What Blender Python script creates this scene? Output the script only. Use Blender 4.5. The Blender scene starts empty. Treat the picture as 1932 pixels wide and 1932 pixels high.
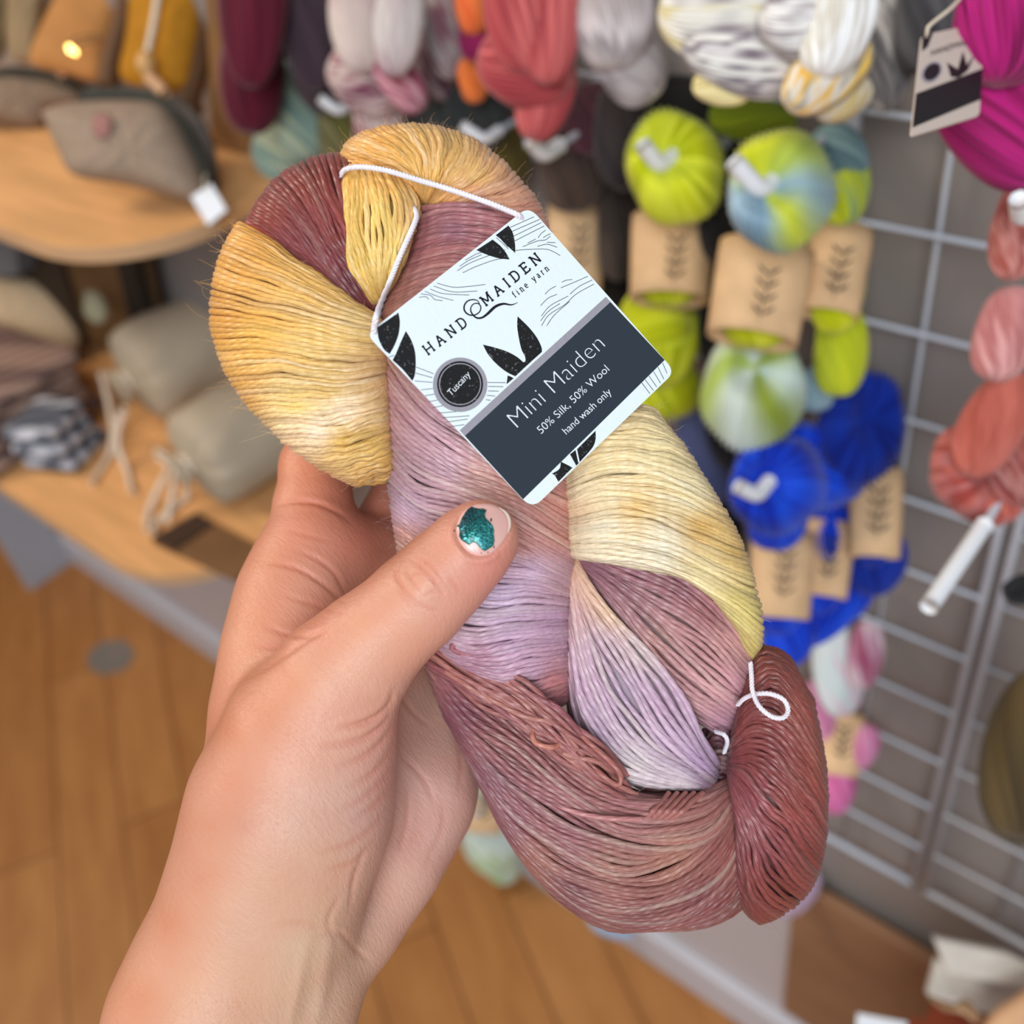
import bpy, bmesh, math, random
import numpy as np
from mathutils import Vector, Matrix
from mathutils.bvhtree import BVHTree
from mathutils.geometry import tessellate_polygon

random.seed(7); rng = np.random.default_rng(7)
F = 1932.0; CX = CY = 966.0; H = 1.6; WALL = 0.6109
# camera axes: rows take camera space (x right, y up, z back) to the world (x along the yarn wall, y into it, z up)
_up = -np.array([384, -2234, -1932.]); _up /= np.linalg.norm(_up)
_wl = np.array([-2537, 1016, -1932.]); _wl -= _up*(_wl@_up); _wl /= np.linalg.norm(_wl)
_X = -_wl; _Y = np.cross(_up, _X)
R = np.stack([_X, _Y, _up]); O = np.array([0, 0, H])
col = bpy.context.scene.collection
sc = bpy.context.scene

# ---------------------------------------------------------------- camera, world, lights, exposure
cam = bpy.data.cameras.new('camera'); camo = bpy.data.objects.new('camera', cam); col.objects.link(camo)
m = Matrix.Identity(4)
for i in range(3):
    for j in range(3): m[i][j] = R[i, j]
    m[i][3] = O[i]
camo.matrix_world = m
cam.sensor_width = 36; cam.sensor_fit = 'HORIZONTAL'; cam.lens = 36*F/1932.; cam.clip_start = 0.02; cam.clip_end = 50
cam.dof.use_dof = True; cam.dof.focus_distance = 0.268; cam.dof.aperture_fstop = 8.2
sc.camera = camo

w = bpy.data.worlds.new('daylit_shop'); sc.world = w; w.use_nodes = True
bgn = w.node_tree.nodes['Background']; bgn.inputs[0].default_value = (0.90, 0.93, 1.0, 1); bgn.inputs[1].default_value = 0.38

def area(name, loc, target, size, power, color, size_y=None):
    l = bpy.data.lights.new(name, 'AREA'); l.shape = 'RECTANGLE'; l.size = size; l.size_y = size_y or size
    l.energy = power; l.color = color
    o = bpy.data.objects.new(name, l); col.objects.link(o); o.location = loc
    d = Vector(target)-Vector(loc); o.rotation_euler = d.to_track_quat('-Z', 'Y').to_euler()
    return o
area('window_daylight', (0.9, -1.3, 2.6), (-0.2, 0.15, 1.3), 1.4, 51, (0.90, 0.95, 1.0), 1.3)
area('warm_bounce_fill', (-1.9, -0.5, 2.7), (-0.7, 0.4, 1.0), 0.7, 26, (1.0, 0.84, 0.66))  # added warm fill, in place of light bounced off shelf and floor wood
sc.view_settings.view_transform = 'Standard'; sc.view_settings.look = 'None'
sc.view_settings.exposure = 0.0; sc.view_settings.gamma = 1; sc.view_settings.use_curve_mapping = False

# ---------------------------------------------------------------- helpers
def ray(px, py):
    return R @ (np.array([px-CX, CY-py, -F])/F)
def P(px, py, d): return O + ray(px, py)*d                      # point at camera depth d
def W(px, py, off=0.0):                                          # point a distance off in front of the yarn wall
    r = ray(px, py); return O + r*((WALL-off)/r[1])
def S(px, py, z):                                                # point on the horizontal plane z
    r = ray(px, py); return O + r*((z-H)/r[2])
def depth(p): return float(-(R.T @ (np.asarray(p)-O))[2])
def Parr(px, py, d):                                             # vectorised P
    c = np.stack([(px-CX)/F*d, (CY-py)/F*d, -d], -1)
    return c @ R.T + O
def proj(pts):
    c = (pts-O) @ R
    return CX+F*c[..., 0]/-c[..., 2], CY-F*c[..., 1]/-c[..., 2], -c[..., 2]
def lin(c):
    c = np.asarray(c, float)/255.
    return np.where(c <= .04045, c/12.92, ((c+.055)/1.055)**2.4)

def mesh_obj(name, verts, faces, mat=None, parent=None, cols=None, smooth=True, uvs=None):
    me = bpy.data.meshes.new(name)
    verts = np.asarray(verts, np.float32)
    if isinstance(faces, np.ndarray):
        k = faces.shape[1]; n = len(faces)
        me.vertices.add(len(verts)); me.vertices.foreach_set('co', verts.ravel())
        me.loops.add(n*k); me.loops.foreach_set('vertex_index', faces.ravel().astype(np.int32))
        me.polygons.add(n); me.polygons.foreach_set('loop_start', np.arange(0, n*k, k, dtype=np.int32))
        me.update(calc_edges=True)
    else:
        me.from_pydata([tuple(map(float, v)) for v in verts], [], [tuple(int(i) for i in f) for f in faces]); me.update()
    if smooth: me.polygons.foreach_set('use_smooth', np.ones(len(me.polygons), bool))
    if cols is not None:
        a = me.color_attributes.new('Col', 'FLOAT_COLOR', 'POINT')
        c4 = np.ones((len(verts), 4), np.float32); c4[:, :3] = cols; a.data.foreach_set('color', c4.ravel())
    if uvs is not None:
        ul = me.uv_layers.new(name='UVMap'); vi = np.empty(len(me.loops), np.int32); me.loops.foreach_get('vertex_index', vi)
        ul.data.foreach_set('uv', np.asarray(uvs, np.float32)[vi].ravel())
    o = bpy.data.objects.new(name, me); col.objects.link(o)
    if mat: me.materials.append(mat)
    if parent: o.parent = parent
    return o
def tag(o, label, cat, group=None, kind=None):
    o['label'] = label; o['category'] = cat
    if group: o['group'] = group
    if kind: o['kind'] = kind
    return o
def thing(name, label, cat, loc, group=None):
    o = bpy.data.objects.new(name, None); col.objects.link(o); o.location = tuple(map(float, loc)); o.empty_display_size = .01
    bpy.context.view_layer.update()
    return tag(o, label, cat, group)
def adopt(part, root):                                           # parent keeping world position
    part.parent = root; part.matrix_parent_inverse = Matrix.Translation(root.location).inverted(); return part
def struct(o):
    o['kind'] = 'structure'; return o

def newmat(name, rough=.7, spec=.3):
    m = bpy.data.materials.new(name); m.use_nodes = True; nt = m.node_tree; b = nt.nodes['Principled BSDF']
    b.inputs['Roughness'].default_value = rough; b.inputs['Specular IOR Level'].default_value = spec
    return m, nt, b
def plain(name, rgb, rough=.7, spec=.3, var=.12, scale=30, bump=.0, metallic=0, stretch=(1, 1, 1), rgb2=None):
    m, nt, b = newmat(name, rough, spec); b.inputs['Metallic'].default_value = metallic
    tc = nt.nodes.new('ShaderNodeTexCoord'); mp = nt.nodes.new('ShaderNodeMapping'); mp.inputs['Scale'].default_value = stretch
    no = nt.nodes.new('ShaderNodeTexNoise'); no.inputs['Scale'].default_value = scale; no.inputs['Detail'].default_value = 5
    nt.links.new(tc.outputs['Object'], mp.inputs[0]); nt.links.new(mp.outputs[0], no.inputs['Vector'])
    cr = nt.nodes.new('ShaderNodeValToRGB'); c = lin(rgb); c2 = lin(rgb2) if rgb2 else c*(1-var)
    cr.color_ramp.elements[0].position = .35; cr.color_ramp.elements[1].position = .65
    cr.color_ramp.elements[0].color = (*c2, 1); cr.color_ramp.elements[1].color = (*np.minimum(c*(1+var*.4), 1), 1)
    nt.links.new(no.outputs[0], cr.inputs[0]); nt.links.new(cr.outputs[0], b.inputs['Base Color'])
    if bump:
        bp = nt.nodes.new('ShaderNodeBump'); bp.inputs['Strength'].default_value = bump; bp.inputs['Distance'].default_value = .001
        nt.links.new(no.outputs[0], bp.inputs['Height']); nt.links.new(bp.outputs[0], b.inputs['Normal'])
    return m

def catmull(pts, n):
    pts = np.asarray(pts, float); k = len(pts)
    if k == 2: t = np.linspace(0, 1, n)[:, None]; return pts[0]*(1-t)+pts[1]*t
    ext = np.vstack([2*pts[0]-pts[1], pts, 2*pts[-1]-pts[-2]])
    out = []
    dense = np.linspace(0, k-1-1e-9, max(8*k, 4*n))
    i = dense.astype(int); t = (dense-i)[:, None]
    p0, p1, p2, p3 = ext[i], ext[i+1], ext[i+2], ext[i+3]
    q = .5*((2*p1)+(-p0+p2)*t+(2*p0-5*p1+4*p2-p3)*t*t+(-p0+3*p1-3*p2+p3)*t**3)
    L = np.r_[0, np.cumsum(np.linalg.norm(np.diff(q[:, :min(3, q.shape[1])], axis=0), axis=1))]
    s = np.linspace(0, L[-1], n)
    return np.stack([np.interp(s, L, q[:, c]) for c in range(q.shape[1])], -1)

def tubes(paths, rad, lateral, cols=None, sides=6, closed=False, twist0=0):
    """paths (n,M,3), rad (n,M), lateral (n,M,3) a direction never along the path -> verts, faces, cols, uvs"""
    n, M, _ = paths.shape
    if closed: T = np.roll(paths, -1, 1)-np.roll(paths, 1, 1)
    else: T = np.gradient(paths, axis=1)
    T /= np.linalg.norm(T, axis=-1, keepdims=True)+1e-12
    A = lateral-T*(lateral*T).sum(-1, keepdims=True); A /= np.linalg.norm(A, axis=-1, keepdims=True)+1e-12
    B = np.cross(T, A)
    th = np.linspace(0, 2*np.pi, sides, endpoint=False)+twist0
    V = paths[:, :, None]+rad[:, :, None, None]*(np.cos(th)[None, None, :, None]*A[:, :, None]+np.sin(th)[None, None, :, None]*B[:, :, None])
    seg = np.linalg.norm(np.diff(paths, axis=1), axis=-1); s = np.concatenate([np.zeros((n, 1)), np.cumsum(seg, 1)], 1)
    U = np.broadcast_to(s[:, :, None], (n, M, sides)); Vv = np.broadcast_to((th/(2*np.pi))[None, None], (n, M, sides))
    uv = np.stack([U, Vv], -1).reshape(-1, 2)
    idx = np.arange(n*M*sides).reshape(n, M, sides)
    a = idx if closed else idx[:, :-1]; b = np.roll(idx, -1, 1) if closed else idx[:, 1:]
    f = np.stack([a, b, np.roll(b, -1, 2), np.roll(a, -1, 2)], -1).reshape(-1, 4)
    c = None
    if cols is not None: c = np.broadcast_to(cols[:, :, None], (n, M, sides, 3)).reshape(-1, 3)
    return V.reshape(-1, 3), f, c, uv
def tube(name, pts, r, mat, parent=None, sides=8, n=40, taper=None):
    """one round cord through world points"""
    p = catmull(pts, n)[None]
    T = np.gradient(p[0], axis=0); ref = R @ np.array([.3, .2, 1.]); 
    lat = np.cross(T, ref)[None]+1e-9
    rr = np.full((1, n), r) if taper is None else r*np.interp(np.linspace(0, 1, n), np.linspace(0, 1, len(taper)), taper)[None]
    v, f, c, uv = tubes(p, rr, lat, sides=sides)
    v = list(v); f = [tuple(x) for x in f]
    f.append(tuple(range(sides))[::-1]); f.append(tuple(range((n-1)*sides, n*sides)))
    o = mesh_obj(name, v, f, mat, uvs=np.vstack([uv]))
    return adopt(o, parent) if parent else o

def box(name, c, size, mat, parent=None, rot=None, bevel=0.0):
    bm = bmesh.new(); bmesh.ops.create_cube(bm, size=1)
    for v in bm.verts: v.co = Vector((v.co.x*size[0], v.co.y*size[1], v.co.z*size[2]))
    if bevel: bmesh.ops.bevel(bm, geom=list(bm.edges), offset=bevel, segments=3, profile=.5, affect='EDGES')
    if rot is not None: bmesh.ops.transform(bm, matrix=rot, verts=bm.verts)
    for v in bm.verts: v.co += Vector(tuple(map(float, c)))
    me = bpy.data.meshes.new(name); bm.to_mesh(me); bm.free(); me.materials.append(mat)
    o = bpy.data.objects.new(name, me); col.objects.link(o)
    return adopt(o, parent) if parent else o
def slab(name, front, vec, mat, parent=None, bevel=0):
    """polygon of world points given thickness along vec"""
    bm = bmesh.new(); a = [bm.verts.new(Vector(tuple(map(float, p)))) for p in front]
    b = [bm.verts.new(Vector(tuple(map(float, np.asarray(p)+vec)))) for p in front]
    bm.faces.new(a); bm.faces.new(b[::-1]); n = len(a)
    for i in range(n): bm.faces.new((a[i], b[i], b[(i+1) % n], a[(i+1) % n]))
    bmesh.ops.recalc_face_normals(bm, faces=bm.faces)
    if bevel: bmesh.ops.bevel(bm, geom=list(bm.edges), offset=bevel, segments=2, profile=.5, affect='EDGES')
    me = bpy.data.meshes.new(name); bm.to_mesh(me); bm.free(); me.materials.append(mat)
    o = bpy.data.objects.new(name, me); col.objects.link(o)
    return adopt(o, parent) if parent else o
def puff(name, outline, dfun, tf, tb, mat, parent=None, rings=10, n=64, wrinkle=.0, seed=1):
    """soft pillow: smooth closed outline in the photo's frame, depth per point, real thickness before and behind"""
    out = np.asarray(outline, float); cc = catmull(np.vstack([out, out[:1]]), n+1)[:-1]
    ctr = cc.mean(0); V = []; r_ = np.random.default_rng(seed); ph = r_.uniform(0, 6, 6)
    def addring(t, side):
        p = ctr+(cc-ctr)*t
        h = math.sqrt(max(0, 1-t**2.6))*(tf if side > 0 else -tb)
        for k, q in enumerate(p):
            d = dfun(*q) if callable(dfun) else dfun
            wv = 1+wrinkle*math.sin(7*k/n*6.28+ph[0]+4*t)+wrinkle*.6*math.sin(13*k/n*6.28+ph[1])
            V.append(P(q[0], q[1], d-h*wv))
    ts = [math.sin(x*math.pi/2) for x in np.linspace(1, .08, rings)]
    for t in ts: addring(t, 1)
    nf = len(ts)
    for t in ts[1:]: addring(t, -1)
    V.append(P(*ctr, (dfun(*ctr) if callable(dfun) else dfun)-tf)); V.append(P(*ctr, (dfun(*ctr) if callable(dfun) else dfun)+tb))
    f = []
    def band(a, b, fl):
        for k in range(n):
            q = (a*n+k, a*n+(k+1) % n, b*n+(k+1) % n, b*n+k); f.append(q if fl else q[::-1])
    for i in range(nf-1): band(i, i+1, False)
    prev = 0
    for i in range(nf, 2*nf-1): band(prev, i, True); prev = i
    for k in range(n):
        f.append(((nf-1)*n+k, (nf-1)*n+(k+1) % n, len(V)-2)[::-1]); f.append((prev*n+k, prev*n+(k+1) % n, len(V)-1))
    o = mesh_obj(name, V, f, mat)
    bm = bmesh.new(); bm.from_mesh(o.data); bmesh.ops.recalc_face_normals(bm, faces=bm.faces); bm.to_mesh(o.data); bm.free()
    return adopt(o, parent) if parent else o
# ---------------------------------------------------------------- materials shared by the room
def vcol_mat(name, rough=.85, spec=.15, sheen=.3, sat=1.0):
    m, nt, b = newmat(name, rough, spec)
    a = nt.nodes.new('ShaderNodeAttribute'); a.attribute_name = 'Col'
    nt.links.new(a.outputs['Color'], b.inputs['Base Color']); b.inputs['Sheen Weight'].default_value = sheen
    return m
M_YARN = vcol_mat('dyed_yarn')
M_KRAFT = plain('kraft_paper', (228, 190, 146), .85, .1, .10, 60)
M_WHITE = plain('white_plastic', (235, 238, 242), .4, .4, .03, 20)
M_STEEL = plain('white_coated_wire', (196, 202, 212), .35, .5, .05, 20)
M_INK = plain('black_ink', (35, 35, 38), .5, .3, .1, 40)
M_WOOD = plain('birch_board', (226, 170, 112), .45, .4, .16, 7, stretch=(1, 8, 8))
M_EDGE = plain('plywood_edge', (205, 165, 125), .6, .2, .25, 40, stretch=(.3, .3, 12))
M_WALL = plain('painted_wall', (138, 131, 127), .4, .5, .05, 3)
M_TRIM = plain('white_painted_trim', (205, 205, 212), .4, .4, .04, 4)
M_KNOT = plain('cotton_string', (225, 210, 190), .9, .1, .1, 100)

# ---------------------------------------------------------------- room shell
def floor_mat():
    m, nt, b = newmat('oak_floor', .42, .35); L = nt.links
    tc = nt.nodes.new('ShaderNodeTexCoord'); mp = nt.nodes.new('ShaderNodeMapping'); mp.inputs['Rotation'].default_value = (0, 0, .5)
    L.new(tc.outputs['Object'], mp.inputs[0])
    br = nt.nodes.new('ShaderNodeTexBrick'); br.inputs['Scale'].default_value = 1.0; br.inputs['Brick Width'].default_value = .9; br.inputs['Row Height'].default_value = .12
    br.inputs['Mortar Size'].default_value = .002; br.inputs['Color1'].default_value = (*lin((190, 134, 78)), 1); br.inputs['Color2'].default_value = (*lin((176, 120, 66)), 1)
    br.inputs['Mortar'].default_value = (*lin((120, 76, 40)), 1); L.new(mp.outputs[0], br.inputs['Vector'])
    no = nt.nodes.new('ShaderNodeTexNoise'); no.inputs['Scale'].default_value = 6; no.inputs['Detail'].default_value = 6
    mp2 = nt.nodes.new('ShaderNodeMapping'); mp2.inputs['Scale'].default_value = (1, 4, 1); L.new(mp.outputs[0], mp2.inputs[0]); L.new(mp2.outputs[0], no.inputs['Vector'])
    mx = nt.nodes.new('ShaderNodeMix'); mx.data_type = 'RGBA'; mx.blend_type = 'MULTIPLY'; mx.inputs[0].default_value = .55
    cr = nt.nodes.new('ShaderNodeValToRGB'); cr.color_ramp.elements[0].position = .3; cr.color_ramp.elements[1].position = .7
    cr.color_ramp.elements[0].color = (.62, .50, .40, 1); cr.color_ramp.elements[1].color = (1, 1, 1, 1)
    L.new(no.outputs[0], cr.inputs[0]); L.new(br.outputs[0], mx.inputs[6]); L.new(cr.outputs[0], mx.inputs[7]); L.new(mx.outputs[2], b.inputs['Base Color'])
    return m
struct(box('floor', (-1.0, -1.2, -.02), (7, 3.7, .04), floor_mat()))
struct(box('wall_back', (-1.0, WALL+.05, 1.3), (7, .1, 2.7), M_WALL))
struct(box('baseboard_back', (-1.0, WALL-.012, .045), (7, .024, .09), M_TRIM, bevel=.004))
struct(box('pale_wall_sheet_1', (-1.0, WALL-.004, .26), (7, .010, .36), plain('pale_lower_wall', (196, 191, 194), .35, .5, .04, 4)))  # thin paler sheet added so the wall lightens towards the bottom
struct(box('wall_left', (-4.4, -1.2, 1.3), (.1, 3.7, 2.7), M_WALL))

# brown sheet added on the wall, standing in for the wood floor's reflection
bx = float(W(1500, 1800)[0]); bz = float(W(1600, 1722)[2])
o = box('floor_reflection_sheet', (bx+.45, WALL-.017, (bz+.09)/2+.045), (.9, .014, bz-.095), plain('brown_reflection', (150, 112, 84), .5, .3, .12, 6, stretch=(2, 1, 8)), bevel=.003)
tag(o, 'added brown sheet on the wall under the wire grid at the lower right, standing in for the floor reflection', 'sheet')

# worn grey mark on the boards
pts = [S(a, b, .0006) for a, b in [(165, 1235), (190, 1212), (235, 1208), (255, 1232), (240, 1262), (195, 1275), (168, 1262)]]
o = slab('floor_patch', pts, np.array([0, 0, .0015]), plain('grey_patch', (128, 120, 112), .6, .2, .1, 8))
tag(o, 'small grey patch lying on the wood floor below the shelves', 'patch')

# ---------------------------------------------------------------- wire grid panels
def grid_panel(x0, x1, z0, z1, label):
    y = WALL-.014; r = thing('wire_grid_panel', label, 'grid panel', ((x0+x1)/2, y, z0), 'white wire grid panels on the wall')
    bm = bmesh.new()
    def rod(a, b, rad):
        a, b = Vector(a), Vector(b); d = b-a
        mt = Matrix.Translation((a+b)/2) @ d.to_track_quat('Z', 'Y').to_matrix().to_4x4()
        bmesh.ops.create_cone(bm, cap_ends=True, segments=8, radius1=rad, radius2=rad, depth=d.length, matrix=mt)
    def fin(name):
        nonlocal bm
        me = bpy.data.meshes.new(name); bm.to_mesh(me); bm.free(); me.materials.append(M_STEEL)
        for p in me.polygons: p.use_smooth = len(p.vertices) == 4
        o = bpy.data.objects.new(name, me); col.objects.link(o); adopt(o, r); bm = bmesh.new(); return o
    rod((x0, y, z0), (x0, y, z1), .0036); rod((x1, y, z0), (x1, y, z1), .0036); rod((x0, y, z0), (x1, y, z0), .0036); rod((x0, y, z1), (x1, y, z1), .0036)
    fin('frame')
    x = x0+.07
    while x < x1-.02: rod((x, y+.004, z0), (x, y+.004, z1), .0018); x += .07
    z = z0+.07
    while z < z1-.02: rod((x0, y-.002, z), (x1, y-.002, z), .0019); z += .07
    fin('wires')
    for zz in (z0+.3, z1-.3): rod(((x0+x1)/2, y+.003, zz), ((x0+x1)/2, WALL+.001, zz), .006); fin('wall_bracket')
    bm.free()
zb = float(W(1724, 1683, .022)[2]); xb = float(W(1728, 1683, .022)[0])
grid_panel(xb-.63-.011, xb-.006, zb, 1.9, 'white wire grid panel behind the blue and lime skeins')
grid_panel(xb+.006, xb+.636, zb, 1.9, 'white wire grid panel at the right edge behind the magenta skein')

# ---------------------------------------------------------------- shelves
def shelf(z, xe, yf, name, label, th=.015):
    rad = .11; pts = [(-3.2, WALL), (-3.2, yf)]
    for k in range(0, 13):
        a = -math.pi/2+k/12*math.pi/2; pts.append((xe-rad*1.2+rad*1.2*math.cos(a), yf+rad+rad*math.sin(a)))
    pts.append((xe, WALL))
    r = thing(name, label, 'shelf', (xe-.4, WALL, z))
    top = [(x, y, z) for x, y in pts]
    slab('shelf_board', top, np.array([0, 0, -th]), M_WOOD, r)
    ed = []
    V = []; f = []
    for (x, y) in pts[1:-1]:
        V += [(x, y, z-.0005), (x, y, z-th+.0005)]
    n = len(V)//2
    c = np.array([xe-.5, WALL]); V2 = []
    for v in V:
        d = np.array([v[0]-max(-9, min(v[0], xe-.14)), v[1]-(yf+.11)]); d = d/(np.linalg.norm(d)+1e-9)
        V2.append((v[0]+d[0]*.0015, v[1]+d[1]*.0015, v[2]))
    VV = V+V2; 
    for i in range(n-1):
        a, b_, c_, d_ = 2*i, 2*i+1, 2*i+3, 2*i+2; o_ = len(V)
        f += [(a+o_, b_+o_, c_+o_, d_+o_), (a, d_, d_+o_, a+o_), (b_, b_+o_, c_+o_, c_)]
    adopt(mesh_obj('edge_band', VV, f, M_EDGE, smooth=False, parent=None), r)
    for xx in (xe-.35, xe-1.1):
        box('bracket', (xx, (WALL+yf)/2+.04, z-th-.01), (.02, WALL-yf-.08, .02), M_TRIM, r)
    return r
UZ, LZ = 1.235, .84
shelf(UZ, -.80, .362, 'upper_shelf', 'pale birch wall shelf with rounded end carrying the tweed pouches')
shelf(LZ, -.86, .308, 'lower_shelf', 'pale birch wall shelf with rounded end carrying the rolled linen bags')
# upright end panel under the lower shelf, standing on the floor
g = S(54, 1112, 0)
o = box('end_panel', (g[0], (g[1]+WALL-.024)/2, (LZ-.022)/2), (.024, WALL-.024-g[1], LZ-.022), plain('grey_board', (170, 176, 186), .5, .3, .05, 3), bevel=.002)
tag(o, 'pale grey upright panel carrying the lower shelf on the floor', 'panel')
# ---------------------------------------------------------------- skeins on the wall
def palette_at(pal, s):
    pal = np.stack([lin(c) for c in pal]); k = len(pal); s = np.clip(s, 0, .9999)*(k-1); i = s.astype(int); t = (s-i)[..., None]
    t = t*t*(3-2*t); return pal[i]*(1-t)+pal[np.minimum(i+1, k-1)]*t
def coil(px, py, ra, rb, ang, off, pal, mode='solid', twist=.8, face=None, n=40, rc=.8, parent=None, name='yarn_coil', seed=0, squash=1.):
    """one bulging turn of a skein: strands run pole to pole with real ridges; face=(dx,dy) turns the gathered pole to the viewer"""
    if off < .045: rc = .6
    if face is not None: twist = .12
    d = depth(W(px, py, .07)); off = max(off*.62, min(ra, rb)*d/F*rc+.022); d = depth(W(px, py, off)); c = P(px, py, d); a = math.radians(ang); g = np.random.default_rng(seed+int(px*7+py*3))
    ea = R@np.array([math.cos(a), -math.sin(a), 0]); ez = R@np.array([0, 0, 1.]); eb = np.cross(ez, ea)
    ra_, rb_ = ra*d/F, rb*d/F
    NP, NT = 4*n, 26
    ph = np.linspace(0, 2*np.pi, NP, endpoint=False); th = np.linspace(.06, np.pi-.06, NT)
    PH, TH = np.meshgrid(ph, th, indexing='ij')
    amp = .042*(1+.5*np.sin(PH*3+1)); lob = 1+.035*np.sin(2*PH+g.uniform(0, 6))+.03*np.sin(5*PH+g.uniform(0, 6)+1.5*TH)
    rr = np.sin(TH)**(.78)*(1+amp*np.cos(n*PH))*lob
    PS = PH+twist*(TH-np.pi/2)
    if face is None:
        X = np.cos(TH)*ra_; Y_ = rr*np.cos(PS)*rb_; Z_ = rr*np.sin(PS)*rb_*rc
    else:
        zz = np.cos(TH); dent = np.exp(-(TH/.42)**2)*.62+np.exp(-((np.pi-TH)/.42)**2)*.6
        sh = np.clip(zz, 0, 1)**1.0
        X = rr*np.cos(PS)*ra_+face[0]*d/F*sh; Y_ = rr*np.sin(PS)*rb_+face[1]*d/F*sh; Z_ = (zz*(1-dent))*min(ra_, rb_)*rc
    V = c+X[..., None]*ea+Y_[..., None]*eb+Z_[..., None]*ez
    sj = g.normal(0, 1, n)[(np.arange(NP)*n//NP)][:, None]; p1, p2, p3 = g.uniform(0, 6.28, 3)
    if mode == 'solid': s = .5+.28*np.sin(PH*2+p1+TH)+.17*sj
    elif mode == 'bands': s = .5+.42*np.sin(2.2*TH+p1+.6*np.sin(PH+p2))+.10*sj
    elif mode == 'sector': s = (PH/(2*np.pi)+.03*sj*0+.03*np.sin(3*TH+p3)) % 1.0
    else: s = .5+.36*np.sin(1.7*TH+p1+1.6*np.sin(PH*1.+p2))+.22*sj+.1*np.sin(9*TH+5*sj)
    C = palette_at(pal, s)*(1+.05*sj[..., None])
    C = np.clip(C, 0, 1)
    idx = np.arange(NP*NT).reshape(NP, NT); A = idx; B = np.roll(idx, -1, 0)
    f = np.stack([A[:, :-1], B[:, :-1], B[:, 1:], A[:, 1:]], -1).reshape(-1, 4)
    caps = [tuple(idx[:, 0]), tuple(idx[::-1, -1])]
    o = mesh_obj(name, V.reshape(-1, 3), [tuple(q) for q in f]+caps, M_YARN, cols=C.reshape(-1, 3))
    bm = bmesh.new(); bm.from_mesh(o.data); bmesh.ops.recalc_face_normals(bm, faces=bm.faces); bm.to_mesh(o.data); bm.free()
    return adopt(o, parent) if parent else o
def ribbon(name, pts, wd, mat, parent=None, nrm=None, th=.0):
    pts = np.asarray(pts, float); T = np.gradient(pts, axis=0); T /= np.linalg.norm(T, axis=1, keepdims=True)+1e-12
    sd = np.cross(T, nrm); sd /= np.linalg.norm(sd, axis=1, keepdims=True)+1e-12
    wd = np.broadcast_to(wd, (len(pts),))[:, None]
    V = np.vstack([pts+sd*wd/2, pts-sd*wd/2]); n = len(pts)
    f = [(i, i+1, n+i+1, n+i) for i in range(n-1)]
    o = mesh_obj(name, V, f, mat, smooth=False)
    return adopt(o, parent) if parent else o
def sprig(cx, cy, L, ang, off, root, band):
    """little printed plant: a stem with paired leaves, lying just proud of the paper"""
    d = depth(W(cx, cy, off)); a = math.radians(ang)
    def q(u, v): return P(cx+(u*math.cos(a)-v*math.sin(a))*L, cy+(u*math.sin(a)+v*math.cos(a))*L, d-abs(0)-.0006)
    nz = R@np.array([0, 0, 1.]); V = []; f = []
    def add(pts, wd):
        pts = np.array(pts); T = np.gradient(pts, axis=0); sd = np.cross(T, nz); sd /= np.linalg.norm(sd, axis=1, keepdims=True)+1e-12
        b = len(V); n = len(pts); ww = wd*np.sin(np.linspace(.25, math.pi-.25, n))[:, None]
        for x in pts+sd*ww/2: V.append(x)
        for x in pts-sd*ww/2: V.append(x)
        for i in range(n-1): f.append((b+i, b+i+1, b+n+i+1, b+n+i))
    px = d/F
    add([q(t, .03*math.sin(5*t)) for t in np.linspace(-.5, .5, 10)], 3.0*px)
    for t in (-.35, -.12, .12, .34):
        for s in (-1, 1): add([q(t+.16*k, s*.20*k**.8) for k in np.linspace(0, 1, 5)], 5.5*px)
    adopt(mesh_obj('printed_sprig', V, f, M_INK, smooth=False), root)
def band(x0, y0, x1, y1, hw, off, parent, sp=True):
    """kraft paper sleeve wrapped round the skein"""
    d = depth(W((x0+x1)/2, (y0+y1)/2, .07)); off = max(off*.62, hw*d/F*.72+.028); d = depth(W((x0+x1)/2, (y0+y1)/2, off)); A = P(x0, y0, d+.004); B = P(x1, y1, d-.002)
    ax = B-A; ax /= np.linalg.norm(ax); ez = R@np.array([0, 0, 1.]); s = np.cross(ax, ez); s /= np.linalg.norm(s); nz = np.cross(s, ax)
    r = hw*d/F; n = 48; V = []; f = []
    for rad, ts in ((1.0, np.linspace(0, 1, 6)), (.965, np.linspace(1, 0, 6))):
        for t in ts:
            c = A*(1-t)+B*t
            for k in range(n):
                p = 2*math.pi*k/n; sq = 1+.03*math.cos(2*p+3*t)
                V.append(c+rad*sq*r*(math.cos(p)*s+math.sin(p)*.72*nz))
    for i in range(12):
        j = (i+1) % 12
        for k in range(n): f.append((i*n+k, j*n+k, j*n+(k+1) % n, i*n+(k+1) % n))
    o = mesh_obj('paper_band', V, f, M_KRAFT); bm = bmesh.new(); bm.from_mesh(o.data); bmesh.ops.recalc_face_normals(bm, faces=bm.faces); bm.to_mesh(o.data); bm.free()
    for p in o.data.polygons: p.use_smooth = True
    adopt(o, parent)
    if sp:
        cx, cy = (x0+x1)/2+hw*.12, (y0+y1)/2; L = math.hypot(x1-x0, y1-y0)
        dd = off+r*.72*1.10
        sprig(cx, cy, L*.62, math.degrees(math.atan2(y0-y1, x0-x1)), off+r*.76/0.9, parent, None)
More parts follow.
